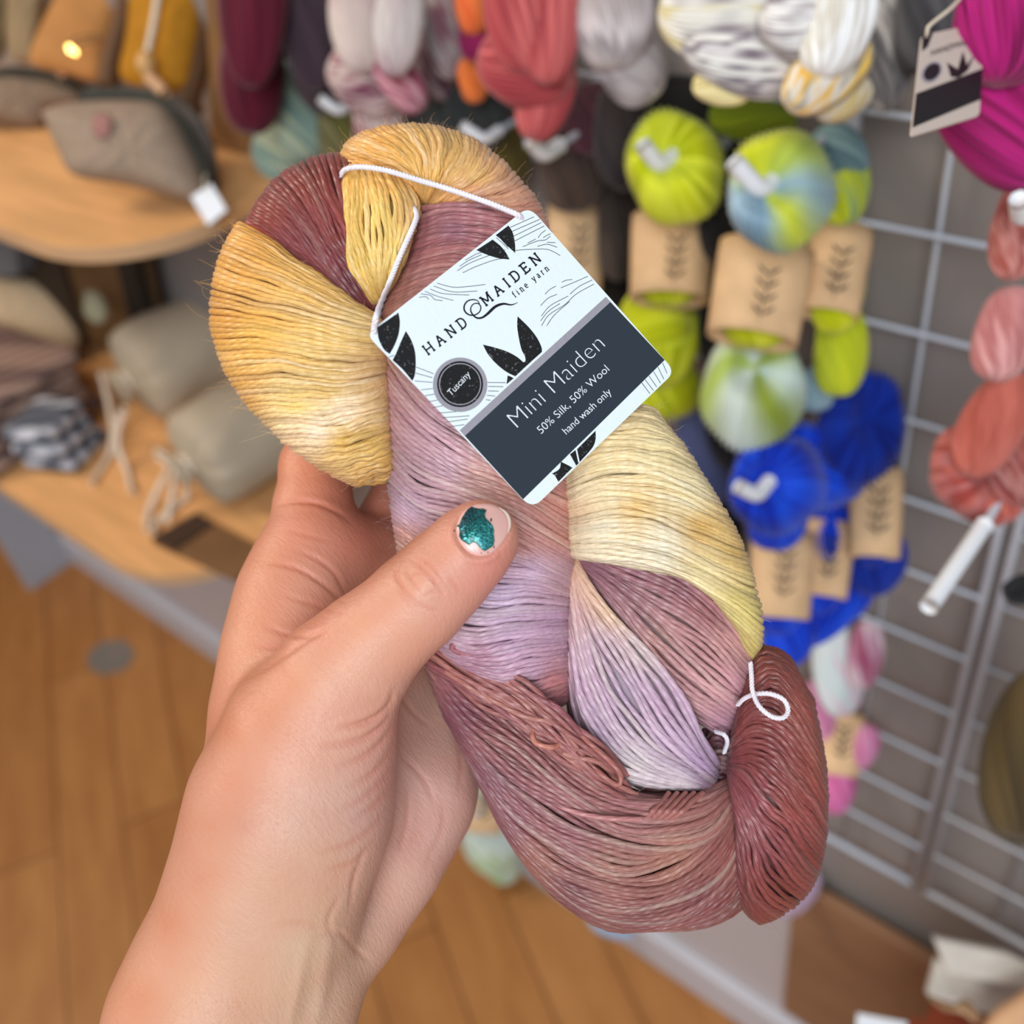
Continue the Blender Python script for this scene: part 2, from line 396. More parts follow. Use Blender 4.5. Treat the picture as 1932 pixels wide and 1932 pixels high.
def skein(name, label, group, parts, bands=()):
    p0 = parts[0]; c = W(p0['x'], p0['y'], p0['off']); r = thing('yarn_skein', label, 'yarn skein', c, group)
    for k, p in enumerate(parts):
        q = dict(p); q['px'] = q.pop('x'); q['py'] = q.pop('y'); q['ra'] = q.pop('a'); q['rb'] = q.pop('b'); q['ang'] = q.pop('g', 90)
        coil(parent=r, seed=k*13, **q)
    for b_ in bands: band(*b_, parent=r)
    return r
def C(x, y, a, b, g, off, pal, mode='solid', **k): return dict(x=x, y=y, a=a, b=b, g=g, off=off, pal=pal, mode=mode, **k)

HANK = 'twisted skeins hanging on the wire grid'
BURG = [(78, 12, 32), (98, 20, 42), (60, 8, 26)]
skein('s', 'deep burgundy yarn skein hanging leftmost in the top row', HANK, [C(478, -40, 205, 62, 91, .12, BURG, twist=.25), C(476, 140, 112, 60, 92, .12, BURG, twist=.3)])
PLUM = [(52, 34, 46), (70, 52, 60), (40, 30, 38)]
skein('s', 'dark plum yarn skein half hidden between the burgundy and the pink speckled skeins', HANK, [C(590, 20, 150, 58, 88, .06, PLUM), C(600, 130, 80, 50, 80, .06, PLUM)])
MINT = [(150, 172, 155), (112, 136, 128), (185, 188, 155)]
skein('s', 'pale mint green skein hanging below the burgundy one', HANK, [C(560, 210, 95, 52, 72, .05, MINT), C(527, 290, 56, 46, 60, .07, MINT)])
OLV = [(120, 115, 60), (88, 84, 40), (140, 130, 90)]
skein('s', 'dull olive skein mostly hidden behind the held yellow yarn', HANK, [C(650, 265, 80, 50, 80, .03, OLV), C(690, 330, 60, 60, 80, .03, OLV)])
PINKW = [(206, 190, 180), (140, 58, 82), (196, 178, 172), (184, 156, 154), (112, 48, 74)]
skein('s', 'white skein speckled with pink and maroon at the top of the wall', HANK, [C(677, 40, 98, 54, 80, .15, PINKW[:1]+PINKW[2:4], 'speck', twist=.5), C(752, 40, 105, 46, 96, .16, [(206, 198, 192), (186, 168, 168), (150, 90, 110)], 'speck', twist=.4),
      C(692, 150, 78, 60, 40, .15, PINKW, 'speck'), C(752, 150, 72, 36, 55, .16, [(150, 62, 88), (198, 150, 158), (120, 50, 70)], 'speck'), C(715, 210, 80, 48, 100, .14, PINKW[2:], 'speck')])
skein('s', 'grey and maroon speckled skein hanging right of the pink speckled one', HANK, [C(842, 55, 95, 40, 84, .07, [(178, 166, 160), (110, 70, 82), (150, 140, 138)], 'speck'), C(825, 120, 70, 40, 80, .06, [(90, 52, 64), (150, 130, 132), (70, 46, 58)], 'speck')])
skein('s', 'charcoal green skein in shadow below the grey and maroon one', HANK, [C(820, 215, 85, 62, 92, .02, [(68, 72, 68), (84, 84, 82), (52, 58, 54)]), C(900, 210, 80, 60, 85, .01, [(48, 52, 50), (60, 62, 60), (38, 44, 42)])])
skein('s', 'dark olive brown skein behind the coral one', HANK, [C(935, 300, 80, 62, 92, .02, [(78, 66, 26), (96, 82, 36), (54, 48, 24)])])
skein('s', 'bright orange skein peeping out left of the coral one', HANK, [C(892, 5, 60, 34, 88, .09, [(216, 96, 44), (228, 118, 60), (196, 80, 36)]), C(892, 150, 44, 28, 80, .09, [(222, 112, 48), (235, 130, 60), (200, 92, 40)])])
skein('s', 'small magenta skein between the two orange turns', HANK, [C(893, 76, 38, 28, 88, .10, [(140, 22, 78), (160, 32, 92), (112, 16, 64)])])
CORAL = [(188, 84, 84), (160, 60, 66), (204, 104, 102), (176, 72, 74)]
skein('s', 'coral red twisted skein hanging in the middle of the top row', HANK, [C(985, 20, 120, 72, 84, .17, CORAL, twist=.3), C(1045, 60, 100, 50, 100, .17, CORAL, twist=.3), C(990, 130, 92, 70, 25, .18, CORAL, twist=.5), C(1030, 180, 88, 52, 108, .17, CORAL, twist=.4)])
LIL = [(186, 176, 174), (150, 140, 142), (206, 196, 196), (168, 156, 154)]
skein('s', 'pale greyish lilac skein right of the coral one', HANK, [C(1160, 30, 105, 74, 92, .13, LIL, 'bands', twist=.5), C(1185, 120, 82, 62, 55, .13, LIL, 'bands')])
WYG = [(240, 238, 230), (128, 116, 124), (214, 208, 206), (110, 98, 108), (236, 232, 222)]
skein('s', 'white, grey and yellow twisted skein largest in the top row', HANK, [C(1370, 40, 130, 84, 20, .18, [(228, 214, 160), (236, 232, 222), (150, 138, 142)], 'speck', twist=.6), C(1400, 105, 120, 66, 22, .19, WYG, 'speck', twist=.5), C(1362, 166, 56, 30, 8, .20, [(228, 206, 124), (240, 226, 170), (190, 168, 96)], 'solid'),
      C(1505, 40, 70, 66, 40, .18, [(180, 170, 172), (232, 230, 226), (140, 130, 136)], 'speck')])
skein('s', 'white skein with bright yellow patches just right of the white, grey and yellow one', HANK, [C(1580, 45, 105, 62, 112, .17, [(238, 240, 236), (214, 206, 190), (246, 246, 244)], 'speck', twist=.5), C(1560, 140, 96, 56, 142, .18, [(240, 190, 70), (232, 226, 214), (160, 148, 130), (246, 206, 96)], 'speck', twist=.6), C(1590, 185, 58, 38, 150, .17, [(222, 196, 110), (200, 190, 180), (236, 226, 190)], 'speck')])
skein('s', 'grey and white skein in shadow behind the yellow patched one', HANK, [C(1672, 100, 110, 50, 92, .07, [(140, 134, 130), (82, 78, 80), (180, 174, 168)], 'speck')])
skein('s', 'charcoal skein hanging left of the magenta one', HANK, [C(1760, 30, 110, 70, 96, .05, [(62, 60, 64), (84, 82, 84), (46, 44, 50)])])
MAG = [(158, 16, 98), (178, 26, 116), (120, 8, 72), (146, 12, 90)]
skein('s', 'vivid magenta skein with a card tag at the top right corner', HANK, [C(1895, 40, 120, 92, 100, .27, MAG, twist=.35), C(1872, 225, 150, 88, 52, .27, MAG, twist=.5), C(1925, 150, 90, 60, 80, .26, MAG)])
DUST = [(164, 84, 74), (196, 136, 128), (136, 62, 58), (176, 106, 100)]
skein('s', 'dusty rose and brick twisted skein at the right edge', HANK, [C(1915, 440, 90, 44, 96, .22, DUST, 'speck', rc=.9), C(1898, 630, 92, 56, 108, .23, [(200, 136, 134), (182, 112, 110), (214, 160, 156)], 'speck'), C(1872, 800, 110, 56, 118, .24, [(176, 88, 74), (190, 104, 90), (152, 66, 58)], 'speck'),
      C(1850, 895, 98, 88, 40, .24, [(168, 76, 62), (196, 104, 92), (180, 110, 108), (150, 62, 54)], 'speck', face=(10, 0)), C(1925, 880, 80, 60, 95, .23, DUST, 'speck')])
skein('s', 'fuzzy olive brown skein low at the right edge', HANK, [C(1936, 1420, 160, 74, 102, .24, [(70, 56, 34), (92, 74, 42), (48, 40, 28)]), C(1922, 1520, 72, 60, 80, .24, [(64, 54, 34), (84, 70, 42), (44, 38, 26)])])
skein('s', 'black skein end just showing at the right edge', HANK, [C(1938, 1112, 46, 30, 170, .22, [(22, 22, 24), (34, 34, 36), (14, 14, 16)])])

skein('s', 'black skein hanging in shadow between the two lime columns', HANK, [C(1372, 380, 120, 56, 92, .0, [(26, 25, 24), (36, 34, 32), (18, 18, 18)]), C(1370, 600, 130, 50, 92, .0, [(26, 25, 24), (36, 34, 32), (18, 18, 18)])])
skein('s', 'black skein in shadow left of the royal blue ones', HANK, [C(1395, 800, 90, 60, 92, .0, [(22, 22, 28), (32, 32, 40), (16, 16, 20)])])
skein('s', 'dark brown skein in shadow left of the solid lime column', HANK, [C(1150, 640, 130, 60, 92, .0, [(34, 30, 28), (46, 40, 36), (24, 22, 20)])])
SLV = 'skeins sleeved in kraft paper bands on the wire grid'
LIME = [(206, 212, 22), (184, 194, 10), (222, 228, 60), (196, 204, 16)]
skein('s', 'solid lime yellow skein in a kraft paper band', SLV, [C(1277, 322, 92, 102, 0, .11, LIME, face=(-28, 18), n=40), C(1235, 625, 70, 84, 0, .10, LIME, twist=.2), C(1245, 640, 92, 72, 96, .10, LIME, twist=.2), C(1262, 735, 56, 62, 80, .10, LIME, twist=.3), C(1262, 490, 90, 66, 92, .10, LIME)],
      [(1270, 412, 1262, 566, 76, .105)])
SEC = [(150, 178, 190), (176, 196, 80), (212, 218, 50), (208, 214, 30), (160, 186, 200), (132, 164, 184), (196, 208, 60), (150, 180, 180)]
skein('s', 'lime and pale blue skein in a kraft paper band, nearest of its hook', SLV, [C(1478, 360, 98, 116, 0, .16, SEC, 'sector', face=(-46, -6), n=44, twist=.3), C(1432, 560, 100, 76, 98, .15, LIME), C(1418, 748, 98, 102, 0, .15, [(196, 216, 208), (150, 168, 60), (212, 224, 216), (176, 200, 90), (220, 232, 222), (140, 158, 52), (196, 216, 208)], 'sector', face=(0, 50), n=44)],
      [(1448, 468, 1418, 642, 88, .155)])
skein('s', 'lime and pale blue skein in a kraft paper band, behind its twin', SLV, [C(1578, 300, 66, 56, 60, .06, [(110, 136, 140), (90, 120, 128), (130, 160, 160)]), C(1592, 350, 76, 48, 95, .07, [(176, 188, 30), (196, 206, 40), (120, 150, 110)]), C(1580, 520, 110, 52, 96, .07, LIME), C(1586, 660, 88, 50, 92, .07, [(176, 190, 26), (200, 208, 40), (156, 172, 40)]), C(1538, 735, 42, 36, 80, .08, [(130, 156, 168), (150, 176, 186), (110, 136, 150)])],
      [(1590, 432, 1562, 596, 58, .075)])
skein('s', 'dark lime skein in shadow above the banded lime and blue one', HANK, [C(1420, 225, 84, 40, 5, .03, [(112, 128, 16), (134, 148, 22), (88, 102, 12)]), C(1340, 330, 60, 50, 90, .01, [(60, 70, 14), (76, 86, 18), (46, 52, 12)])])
DBR = [(62, 48, 42), (80, 62, 52), (44, 36, 36)]
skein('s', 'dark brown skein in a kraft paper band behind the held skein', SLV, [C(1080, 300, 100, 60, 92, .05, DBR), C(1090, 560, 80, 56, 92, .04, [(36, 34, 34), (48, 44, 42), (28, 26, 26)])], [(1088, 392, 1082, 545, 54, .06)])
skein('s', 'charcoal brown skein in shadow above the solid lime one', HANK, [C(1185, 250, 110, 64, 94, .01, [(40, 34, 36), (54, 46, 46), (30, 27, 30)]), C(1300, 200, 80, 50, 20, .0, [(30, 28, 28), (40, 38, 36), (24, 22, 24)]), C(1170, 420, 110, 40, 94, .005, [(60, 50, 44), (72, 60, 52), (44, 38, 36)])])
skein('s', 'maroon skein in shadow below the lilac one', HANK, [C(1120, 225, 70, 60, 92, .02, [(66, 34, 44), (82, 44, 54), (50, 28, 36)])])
BLUE = [(12, 58, 200), (24, 80, 222), (6, 40, 170), (16, 66, 208)]; DBL = [(8, 36, 140), (14, 50, 160), (6, 26, 112)]
skein('s', 'royal blue skein in a kraft paper band, nearest of three on one hook', SLV, [C(1470, 915, 92, 90, 0, .17, BLUE, face=(-40, 6), n=44), C(1465, 960, 80, 60, 95, .16, BLUE), C(1475, 1090, 110, 52, 96, .16, BLUE), C(1490, 1195, 62, 48, 100, .15, BLUE)], [(1478, 1008, 1470, 1166, 58, .165)])
skein('s', 'royal blue skein in a kraft paper band, middle of three on one hook', SLV, [C(1540, 880, 98, 84, 0, .10, BLUE, face=(-30, 6), n=40), C(1560, 1050, 110, 44, 98, .10, BLUE), C(1560, 1160, 78, 40, 140, .10, BLUE)], [(1568, 985, 1552, 1126, 46, .105)])
skein('s', 'navy blue skein in a kraft paper band, farthest of three on one hook', SLV, [C(1625, 810, 108, 80, 90, .04, DBL, face=(-20, 6), n=40), C(1650, 960, 110, 44, 94, .03, DBL), C(1655, 1060, 66, 50, 110, .04, DBL), C(1600, 1130, 60, 36, 130, .06, BLUE)], [(1655, 884, 1650, 1052, 48, .04)])
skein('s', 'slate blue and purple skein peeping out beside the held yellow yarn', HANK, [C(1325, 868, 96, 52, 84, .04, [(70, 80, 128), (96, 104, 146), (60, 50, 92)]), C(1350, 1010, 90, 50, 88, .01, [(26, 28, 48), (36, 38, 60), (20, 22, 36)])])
skein('s', 'white, mint and pink skein in a small kraft band below the blue ones', SLV, [C(1580, 1260, 92, 46, 84, .05, [(216, 222, 222), (196, 208, 208), (206, 170, 186)], 'speck'), C(1632, 1235, 66, 34, 100, .04, [(160, 80, 108), (190, 140, 160), (206, 190, 192)], 'speck'), C(1550, 1340, 60, 34, 80, .05, [(190, 110, 150), (214, 150, 180), (170, 80, 120)]), C(1626, 1408, 44, 30, 110, .05, [(214, 150, 184), (196, 112, 152), (226, 180, 200)]), C(1578, 1488, 48, 34, 100, .05, [(190, 84, 140), (214, 120, 170), (160, 60, 110)]), C(1500, 1680, 56, 36, 130, .04, [(190, 160, 190), (206, 180, 200), (170, 140, 170)])],
      [(1592, 1345, 1580, 1460, 40, .055)])
skein('s', 'mint and cream skein in a kraft band low behind the hand', SLV, [C(905, 1465, 46, 50, 90, .05, [(214, 206, 180), (196, 190, 160), (224, 218, 196)]), C(925, 1590, 62, 48, 66, .05, [(190, 206, 196), (212, 222, 214), (160, 178, 110)], 'speck'), C(945, 1625, 44, 34, 70, .06, [(180, 194, 150), (204, 216, 204), (160, 180, 120)], 'speck')], [(915, 1480, 905, 1566, 44, .055, )])
skein('s', 'pale blue skein tip just below the held skein', HANK, [C(1155, 1740, 48, 26, 20, .05, [(150, 176, 206), (176, 196, 220), (130, 156, 190)])])

# hooks: each prong comes straight out of the grid and ends in a white tip
def hook(px, py, off, label, tipw=.007, rise=.012, dx=.0, keep=False):
    off = off if keep else off*.62+.012
    T = W(px, py, off); r = thing('display_hook', label, 'display hook', (T[0], WALL-.02, T[2]), 'white tipped prongs holding the skeins')
    T = np.array(T); Bk = np.array([T[0], WALL-.018, T[2]-.0])
    tube('prong', [Bk, (Bk+T)/2, T], .0024, M_STEEL, r, n=8)
    tube('prong_tip', [T+[0, .06 if keep else .016, 0], T, T+[dx*.5, -.006, rise*.5], T+[dx, -.010, rise]], tipw*.6, M_WHITE, r, n=14)
    bm = bmesh.new(); bmesh.ops.create_cube(bm, size=1)
    for v in bm.verts: v.co = Vector((v.co.x*.02+Bk[0], v.co.y*.006+Bk[1], v.co.z*.05+Bk[2]))
    me = bpy.data.meshes.new('hook_plate'); bm.to_mesh(me); bm.free(); me.materials.append(M_STEEL); o = bpy.data.objects.new('hook_plate', me); col.objects.link(o); adopt(o, r)
hook(1246, 310, .118, 'white hook tip poking through the solid lime skein', .009, .016, -.006)
hook(1436, 356, .172, 'white bent hook tip poking through the front lime and blue skein', .009, .018, -.012)
hook(1430, 932, .195, 'white hook tip poking through the front royal blue skein', .009, .010, -.010)
hook(1030, 290, .125, 'white hook tip above the dark brown skein', .009, .012, -.004)
hook(915, 262, .10, 'white hook tip between the olive brown skein and the held yarn', .007, .012, -.012)
hook(640, 208, .115, 'white hook tip between the mint skein and the pink speckled skein', .007, .012, -.008)
hook(1300, 270, .05, 'white hook tip in shadow right of the solid lime skein', .005, .006)
hook(900, 1535, .10, 'white hook tip in the low mint and cream skein', .007, .008)
hook(1768, 1122, .24, 'long bare white hook under the dusty rose skein', .0075, .0, .0, True)
hook(1930, 408, .27, 'white hook tip at the dusty rose skein by the right edge', .007, .012, .0)
# ---------------------------------------------------------------- things on the shelves
def zd(z, lean=0.0):                                             # depth of the shelf surface under a pixel, clamped in front of the wall
    return lambda px, py: depth(S(px, py, z))-lean
def at_shelf(px, py, z):                                          # depth of one base point on a shelf
    q = S(px, py, z)
    return depth(q) if q[1] < WALL-.07 else depth(W(px, py, .07))
M_TWEED = plain('grey_tweed', (158, 138, 120), .95, .05, .22, 420, .5)
M_TWEED2 = plain('brown_tweed', (140, 120, 102), .95, .05, .2, 420, .5)
M_ZIP = plain('dark_zip', (58, 58, 50), .6, .3, .1, 60)
M_SUEDE = plain('slate_lining', (112, 104, 98), .9, .1, .12, 50)
M_LINEN = plain('grey_linen', (182, 168, 146), .95, .05, .12, 300, .5)
M_LINEN2 = plain('natural_linen', (200, 176, 144), .95, .05, .12, 300, .5)
M_MUST = plain('mustard_canvas', (172, 118, 34), .85, .1, .12, 60)
M_BROWN = plain('brown_leather', (92, 62, 36), .6, .3, .2, 20)
M_TAN = plain('tan_board', (178, 124, 70), .7, .2, .12, 10, stretch=(1, 6, 1))

def check_mat(name, c1, c2, c3, scale, rot=.4):
    m, nt, b = newmat(name, .95, .05); L = nt.links
    tc = nt.nodes.new('ShaderNodeTexCoord'); mp = nt.nodes.new('ShaderNodeMapping'); mp.inputs['Rotation'].default_value = (.2, .1, rot); mp.inputs['Scale'].default_value = (scale, scale, scale)
    L.new(tc.outputs['Object'], mp.inputs[0]); sx = nt.nodes.new('ShaderNodeSeparateXYZ'); L.new(mp.outputs[0], sx.inputs[0]); outs = []
    for ax in ('X', 'Z'):
        f = nt.nodes.new('ShaderNodeMath'); f.operation = 'FRACT'; L.new(sx.outputs[ax], f.inputs[0])
        g = nt.nodes.new('ShaderNodeMath'); g.operation = 'GREATER_THAN'; g.inputs[1].default_value = .55; L.new(f.outputs[0], g.inputs[0]); outs.append(g)
    ad = nt.nodes.new('ShaderNodeMath'); ad.operation = 'ADD'; L.new(outs[0].outputs[0], ad.inputs[0]); L.new(outs[1].outputs[0], ad.inputs[1])
    dv = nt.nodes.new('ShaderNodeMath'); dv.operation = 'MULTIPLY'; dv.inputs[1].default_value = .5; L.new(ad.outputs[0], dv.inputs[0])
    cr = nt.nodes.new('ShaderNodeValToRGB'); cr.color_ramp.interpolation = 'CONSTANT'; cr.color_ramp.elements[0].color = (*lin(c1), 1); cr.color_ramp.elements[1].position = .75; cr.color_ramp.elements[1].color = (*lin(c3), 1)
    e = cr.color_ramp.elements.new(.25); e.color = (*lin(c2), 1); L.new(dv.outputs[0], cr.inputs[0]); L.new(cr.outputs[0], b.inputs['Base Color'])
    return m

# front tweed pouch
dp = at_shelf(250, 372, UZ)-.05
r = thing('zip_pouch', 'grey brown tweed zip pouch with white swing tag on the upper shelf', 'pouch', P(250, 330, dp), 'tweed zip pouches on the upper shelf')
puff('back_panel', [(150, 182), (215, 165), (285, 165), (345, 190), (392, 240), (412, 320), (408, 378), (385, 384), (300, 300), (180, 220)], dp+.035, .02, .01, M_SUEDE, r)
puff('front_panel', [(78, 212), (112, 196), (200, 188), (290, 194), (330, 226), (362, 285), (388, 345), (392, 380), (360, 382), (250, 352), (140, 330), (108, 280)], dp, .035, .015, M_TWEED, r, wrinkle=.02)
tube('zip', [P(x, y, dp+.0) for x, y in [(152, 184), (220, 178), (285, 188), (330, 222), (368, 285), (396, 345)]], .0065, M_ZIP, r)
puff('fabric_label', [(174, 216), (206, 216), (208, 256), (178, 256)], dp-.036, .001, .002, plain('pink_label', (164, 118, 110), .8, .1, .2, 200), r, rings=3, n=24)
q = [P(x, y, dp-.035) for x, y in [(360, 372), (398, 346), (428, 396), (392, 425)]]
slab('swing_tag', q, R@np.array([0, 0, -.0015]), M_WHITE, r)
tube('tag_string', [P(388, 330, dp-.02), P(386, 345, dp-.035), P(390, 360, dp-.037)], .0008, M_KNOT, r, n=8)
# rear pouch at the left edge
dp2 = at_shelf(60, 235, UZ)
r = thing('zip_pouch', 'brown tweed zip pouch at the left edge behind the tagged one', 'pouch', P(60, 220, dp2), 'tweed zip pouches on the upper shelf')
puff('body', [(-90, 150), (0, 126), (90, 134), (150, 158), (176, 186), (110, 205), (72, 245), (-10, 232), (-100, 210)], dp2, .04, .015, M_TWEED2, r, wrinkle=.02)
tube('zip', [P(x, y, dp2-.032) for x, y in [(-60, 146), (20, 136), (90, 144), (140, 164)]], .004, M_ZIP, r)
for (x, y) in ((118, 132),):
    tube('zip_pull', [P(x-8, y-8, dp2-.035), P(x, y, dp2-.036), P(x+8, y+10, dp2-.034)], .008, plain('pale_leather', (214, 168, 132), .6, .3, .1, 40), r, n=8)
# kraft-coloured flat bag and mustard bag standing at the back
dq = at_shelf(140, 150, UZ)+.02
r = thing('paper_bag', 'tan kraft bag standing behind the brown tweed pouch', 'bag', P(140, 130, dq))
puff('body', [(130, -60), (88, 20), (50, 84), (62, 122), (130, 140), (185, 152), (205, 100), (222, 30), (240, -60)], dq, .02, .02, M_TAN, r)
tube('strap', [P(x, y, dq-.035) for x, y in [(248, -60), (232, 40), (212, 110), (204, 165)]], .011, M_BROWN, r)
dm = at_shelf(300, 172, UZ)+.02
r = thing('mustard_bag', 'mustard yellow pouch with a wooden toggle on the upper shelf', 'pouch', P(300, 170, dm))
puff('body', [(248, -60), (238, 60), (226, 140), (262, 166), (320, 176), (356, 164), (374, 90), (390, -10), (392, -60)], dm, .025, .02, M_MUST, r)
tube('side_trim', [P(x, y, dm+.0) for x, y in [(396, -60), (388, 20), (374, 110), (356, 190), (366, 215)]], .012, M_BROWN, r)
tube('cord', [P(x, y, dm-.036) for x, y in [(304, -60), (292, 30), (278, 100)]], .003, M_KNOT, r)
o = tube('toggle', [P(272, 100, dm-.037), P(276, 122, dm-.038), P(282, 142, dm-.037)], .0095, plain('wooden_bead', (205, 160, 105), .5, .3, .1, 30), r, n=12, taper=[.5, 1, 1, .5])
tube('drawstring_tail', [P(282, 148, dm-.037), P(296, 160, dm-.05), P(312, 178, dm-.055)], .006, plain('pale_tan_cord', (200, 160, 125), .8, .1, .1, 30), r, n=8)
# upright wooden board behind
wq = [W(x, y, .03) for x, y in [(386, -60), (470, -60), (500, 300), (400, 275)]]
o = slab('backing_board', wq, np.array([0, .02, 0]), plain('dark_stained_board', (136, 98, 60), .6, .2, .15, 8, stretch=(6, 1, 1)))
tag(o, 'brown wooden board standing on the upper shelf against the wall', 'board')
# folded fabrics at the top left
for k, (x0, c, lb) in enumerate([(-20, (112, 96, 70), 'olive brown folded cloth at the top left corner, outer one'), (40, (150, 128, 98), 'beige folded cloth at the top left corner, inner one')]):
    df = at_shelf(x0+30, 110, UZ)+.03-.035*k if False else at_shelf(x0+30, 110, UZ)
    o = puff('folded_cloth', [(x0-20, -60), (x0-30, 60), (x0-10, 116), (x0+26, 108), (x0+40, 20), (x0+50, -60)], df, .02, .03, plain('cloth%d' % k, c, .95, .05, .25, 14, stretch=(8, 1, 1)))
    tag(o, lb, 'cloth', 'folded cloths at the top left')
# fairy light beads
ml, nt, b = newmat('warm_bulb', .3, .5); b.inputs['Base Color'].default_value = (*lin((255, 210, 130)), 1); b.inputs['Emission Color'].default_value = (*lin((255, 205, 110)), 1); b.inputs['Emission Strength'].default_value = 9
dl = at_shelf(140, 150, UZ)-.03
for k, (x, y, s_, e) in enumerate([(132, 92, 9, 1), (141, 98, 7, 1)]):
    t = thing('fairy_light', 'tiny glowing warm bulb in front of the tan kraft bag, ' + ('upper left of the pair' if k == 0 else 'lower right of the pair'), 'light', P(x, y, dl), 'fairy light bulbs')
    c = P(x, y, dl); rad = s_*dl/F*.55
    bm = bmesh.new(); bmesh.ops.create_uvsphere(bm, u_segments=16, v_segments=12, radius=rad)
    for v in bm.verts: v.co.z *= 1.5
    bmesh.ops.translate(bm, vec=Vector(tuple(c)), verts=bm.verts); me = bpy.data.meshes.new('bulb'); bm.to_mesh(me); bm.free(); me.materials.append(ml)
    o = bpy.data.objects.new('bulb', me); col.objects.link(o); adopt(o, t)
    tube('wire', [c+[0, 0, rad*1.4], c+[.004, .01, rad*3], c+[.01, .03, rad*2]], .0008, M_INK, t, n=8)

# things under the upper shelf
dk = at_shelf(150, 640, LZ)-.17
def upright(name, quad, d, th, mat, label, cat, group=None):
    fr = [W(x, y, d) for x, y in quad]; fr = [np.array([q[0], q[1], max(q[2], LZ+.001)]) for q in fr]
    o = slab(name, fr, np.array([0, th, 0]), mat, bevel=.001); return tag(o, label, cat, group)
upright('box_file', [(92, 430), (206, 430), (268, 650), (160, 650)], .040, .035, plain('brown_card', (118, 86, 52), .7, .2, .15, 12), 'brown card box standing at the back of the lower shelf', 'box')
upright('picture_frame', [(206, 440), (236, 440), (288, 650), (254, 650)], .046, .012, plain('black_wood', (44, 38, 32), .5, .3, .1, 20), 'dark narrow frame leaning beside the brown card box', 'frame')
upright('picture_frame', [(238, 440), (262, 440), (308, 640), (288, 650)], .030, .012, plain('umber_wood', (86, 66, 46), .5, .3, .1, 20), 'umber narrow frame between the dark frame and the white wall', 'frame')
upright('storage_tin', [(-60, 440), (26, 440), (34, 520), (-50, 524)], .085, .03, plain('blue_grey_tin', (104, 110, 118), .5, .4, .1, 20), 'blue grey tin at the left edge under the upper shelf', 'tin')
upright('dark_crate', [(20, 440), (96, 440), (158, 650), (20, 640)], .050, .01, plain('dark_brown_crate', (66, 52, 40), .7, .2, .2, 20), 'dark brown crate behind the beige pouch on the lower shelf', 'crate')
bp_ = puff('mint_sachet', [(160, 545), (188, 552), (204, 590), (186, 612), (158, 590)], depth(W(180, 580, .09)), .01, .01, plain('sage_fabric', (150, 146, 120), .9, .1, .1, 30)); tag(bp_, 'small sage green sachet in front of the brown card box', 'sachet')

# beige pouch
db = at_shelf(60, 690, LZ)
o = puff('linen_pouch', [(-80, 530), (0, 524), (80, 528), (122, 560), (150, 620), (140, 668), (60, 690), (-20, 684), (-90, 670)], db-.02, .03, .015, M_LINEN2, wrinkle=.03)
tag(o, 'plump beige linen pouch at the left edge of the lower shelf', 'pouch')
# folded checked cloths
m1 = check_mat('brown_check', (168, 140, 124), (128, 106, 98), (98, 80, 78), 46, .3); m2 = check_mat('slate_check', (196, 198, 206), (112, 116, 126), (58, 62, 72), 42, .8)
def cloth_stack(px, py, n, sx, sy, rot, mat, labs, grp):
    c = S(px, py, LZ)
    for k in range(n):
        o = box('checked_cloth', (c[0]+.006*math.sin(3*k), c[1]+.005*math.cos(2*k), LZ+.0125+.0245*k), (sx-.004*k, sy, .024), mat, rot=Matrix.Rotation(rot+.05*math.sin(5*k), 4, 'Z'), bevel=.0115)
        for v in o.data.vertices: v.co.z += .0006*math.sin(60*v.co.x+k)*math.sin(50*v.co.y)
        for p in o.data.polygons: p.use_smooth = True
        tag(o, labs[k], 'cloth', grp)
cloth_stack(-10, 800, 4, .26, .20, .05, m1, ['brown checked folded cloth at the bottom of the left stack', 'brown checked folded cloth second from the bottom of the left stack', 'brown checked folded cloth third from the bottom of the left stack', 'brown checked folded cloth at the top of the left stack'], 'checked cloths stacked on the lower shelf')
cloth_stack(125, 862, 3, .085, .085, .4, m2, ['slate and white checked cloth at the bottom of the corner stack', 'slate and white checked cloth in the middle of the corner stack', 'slate and white checked cloth at the top of the corner stack'], 'slate checked cloths at the corner')

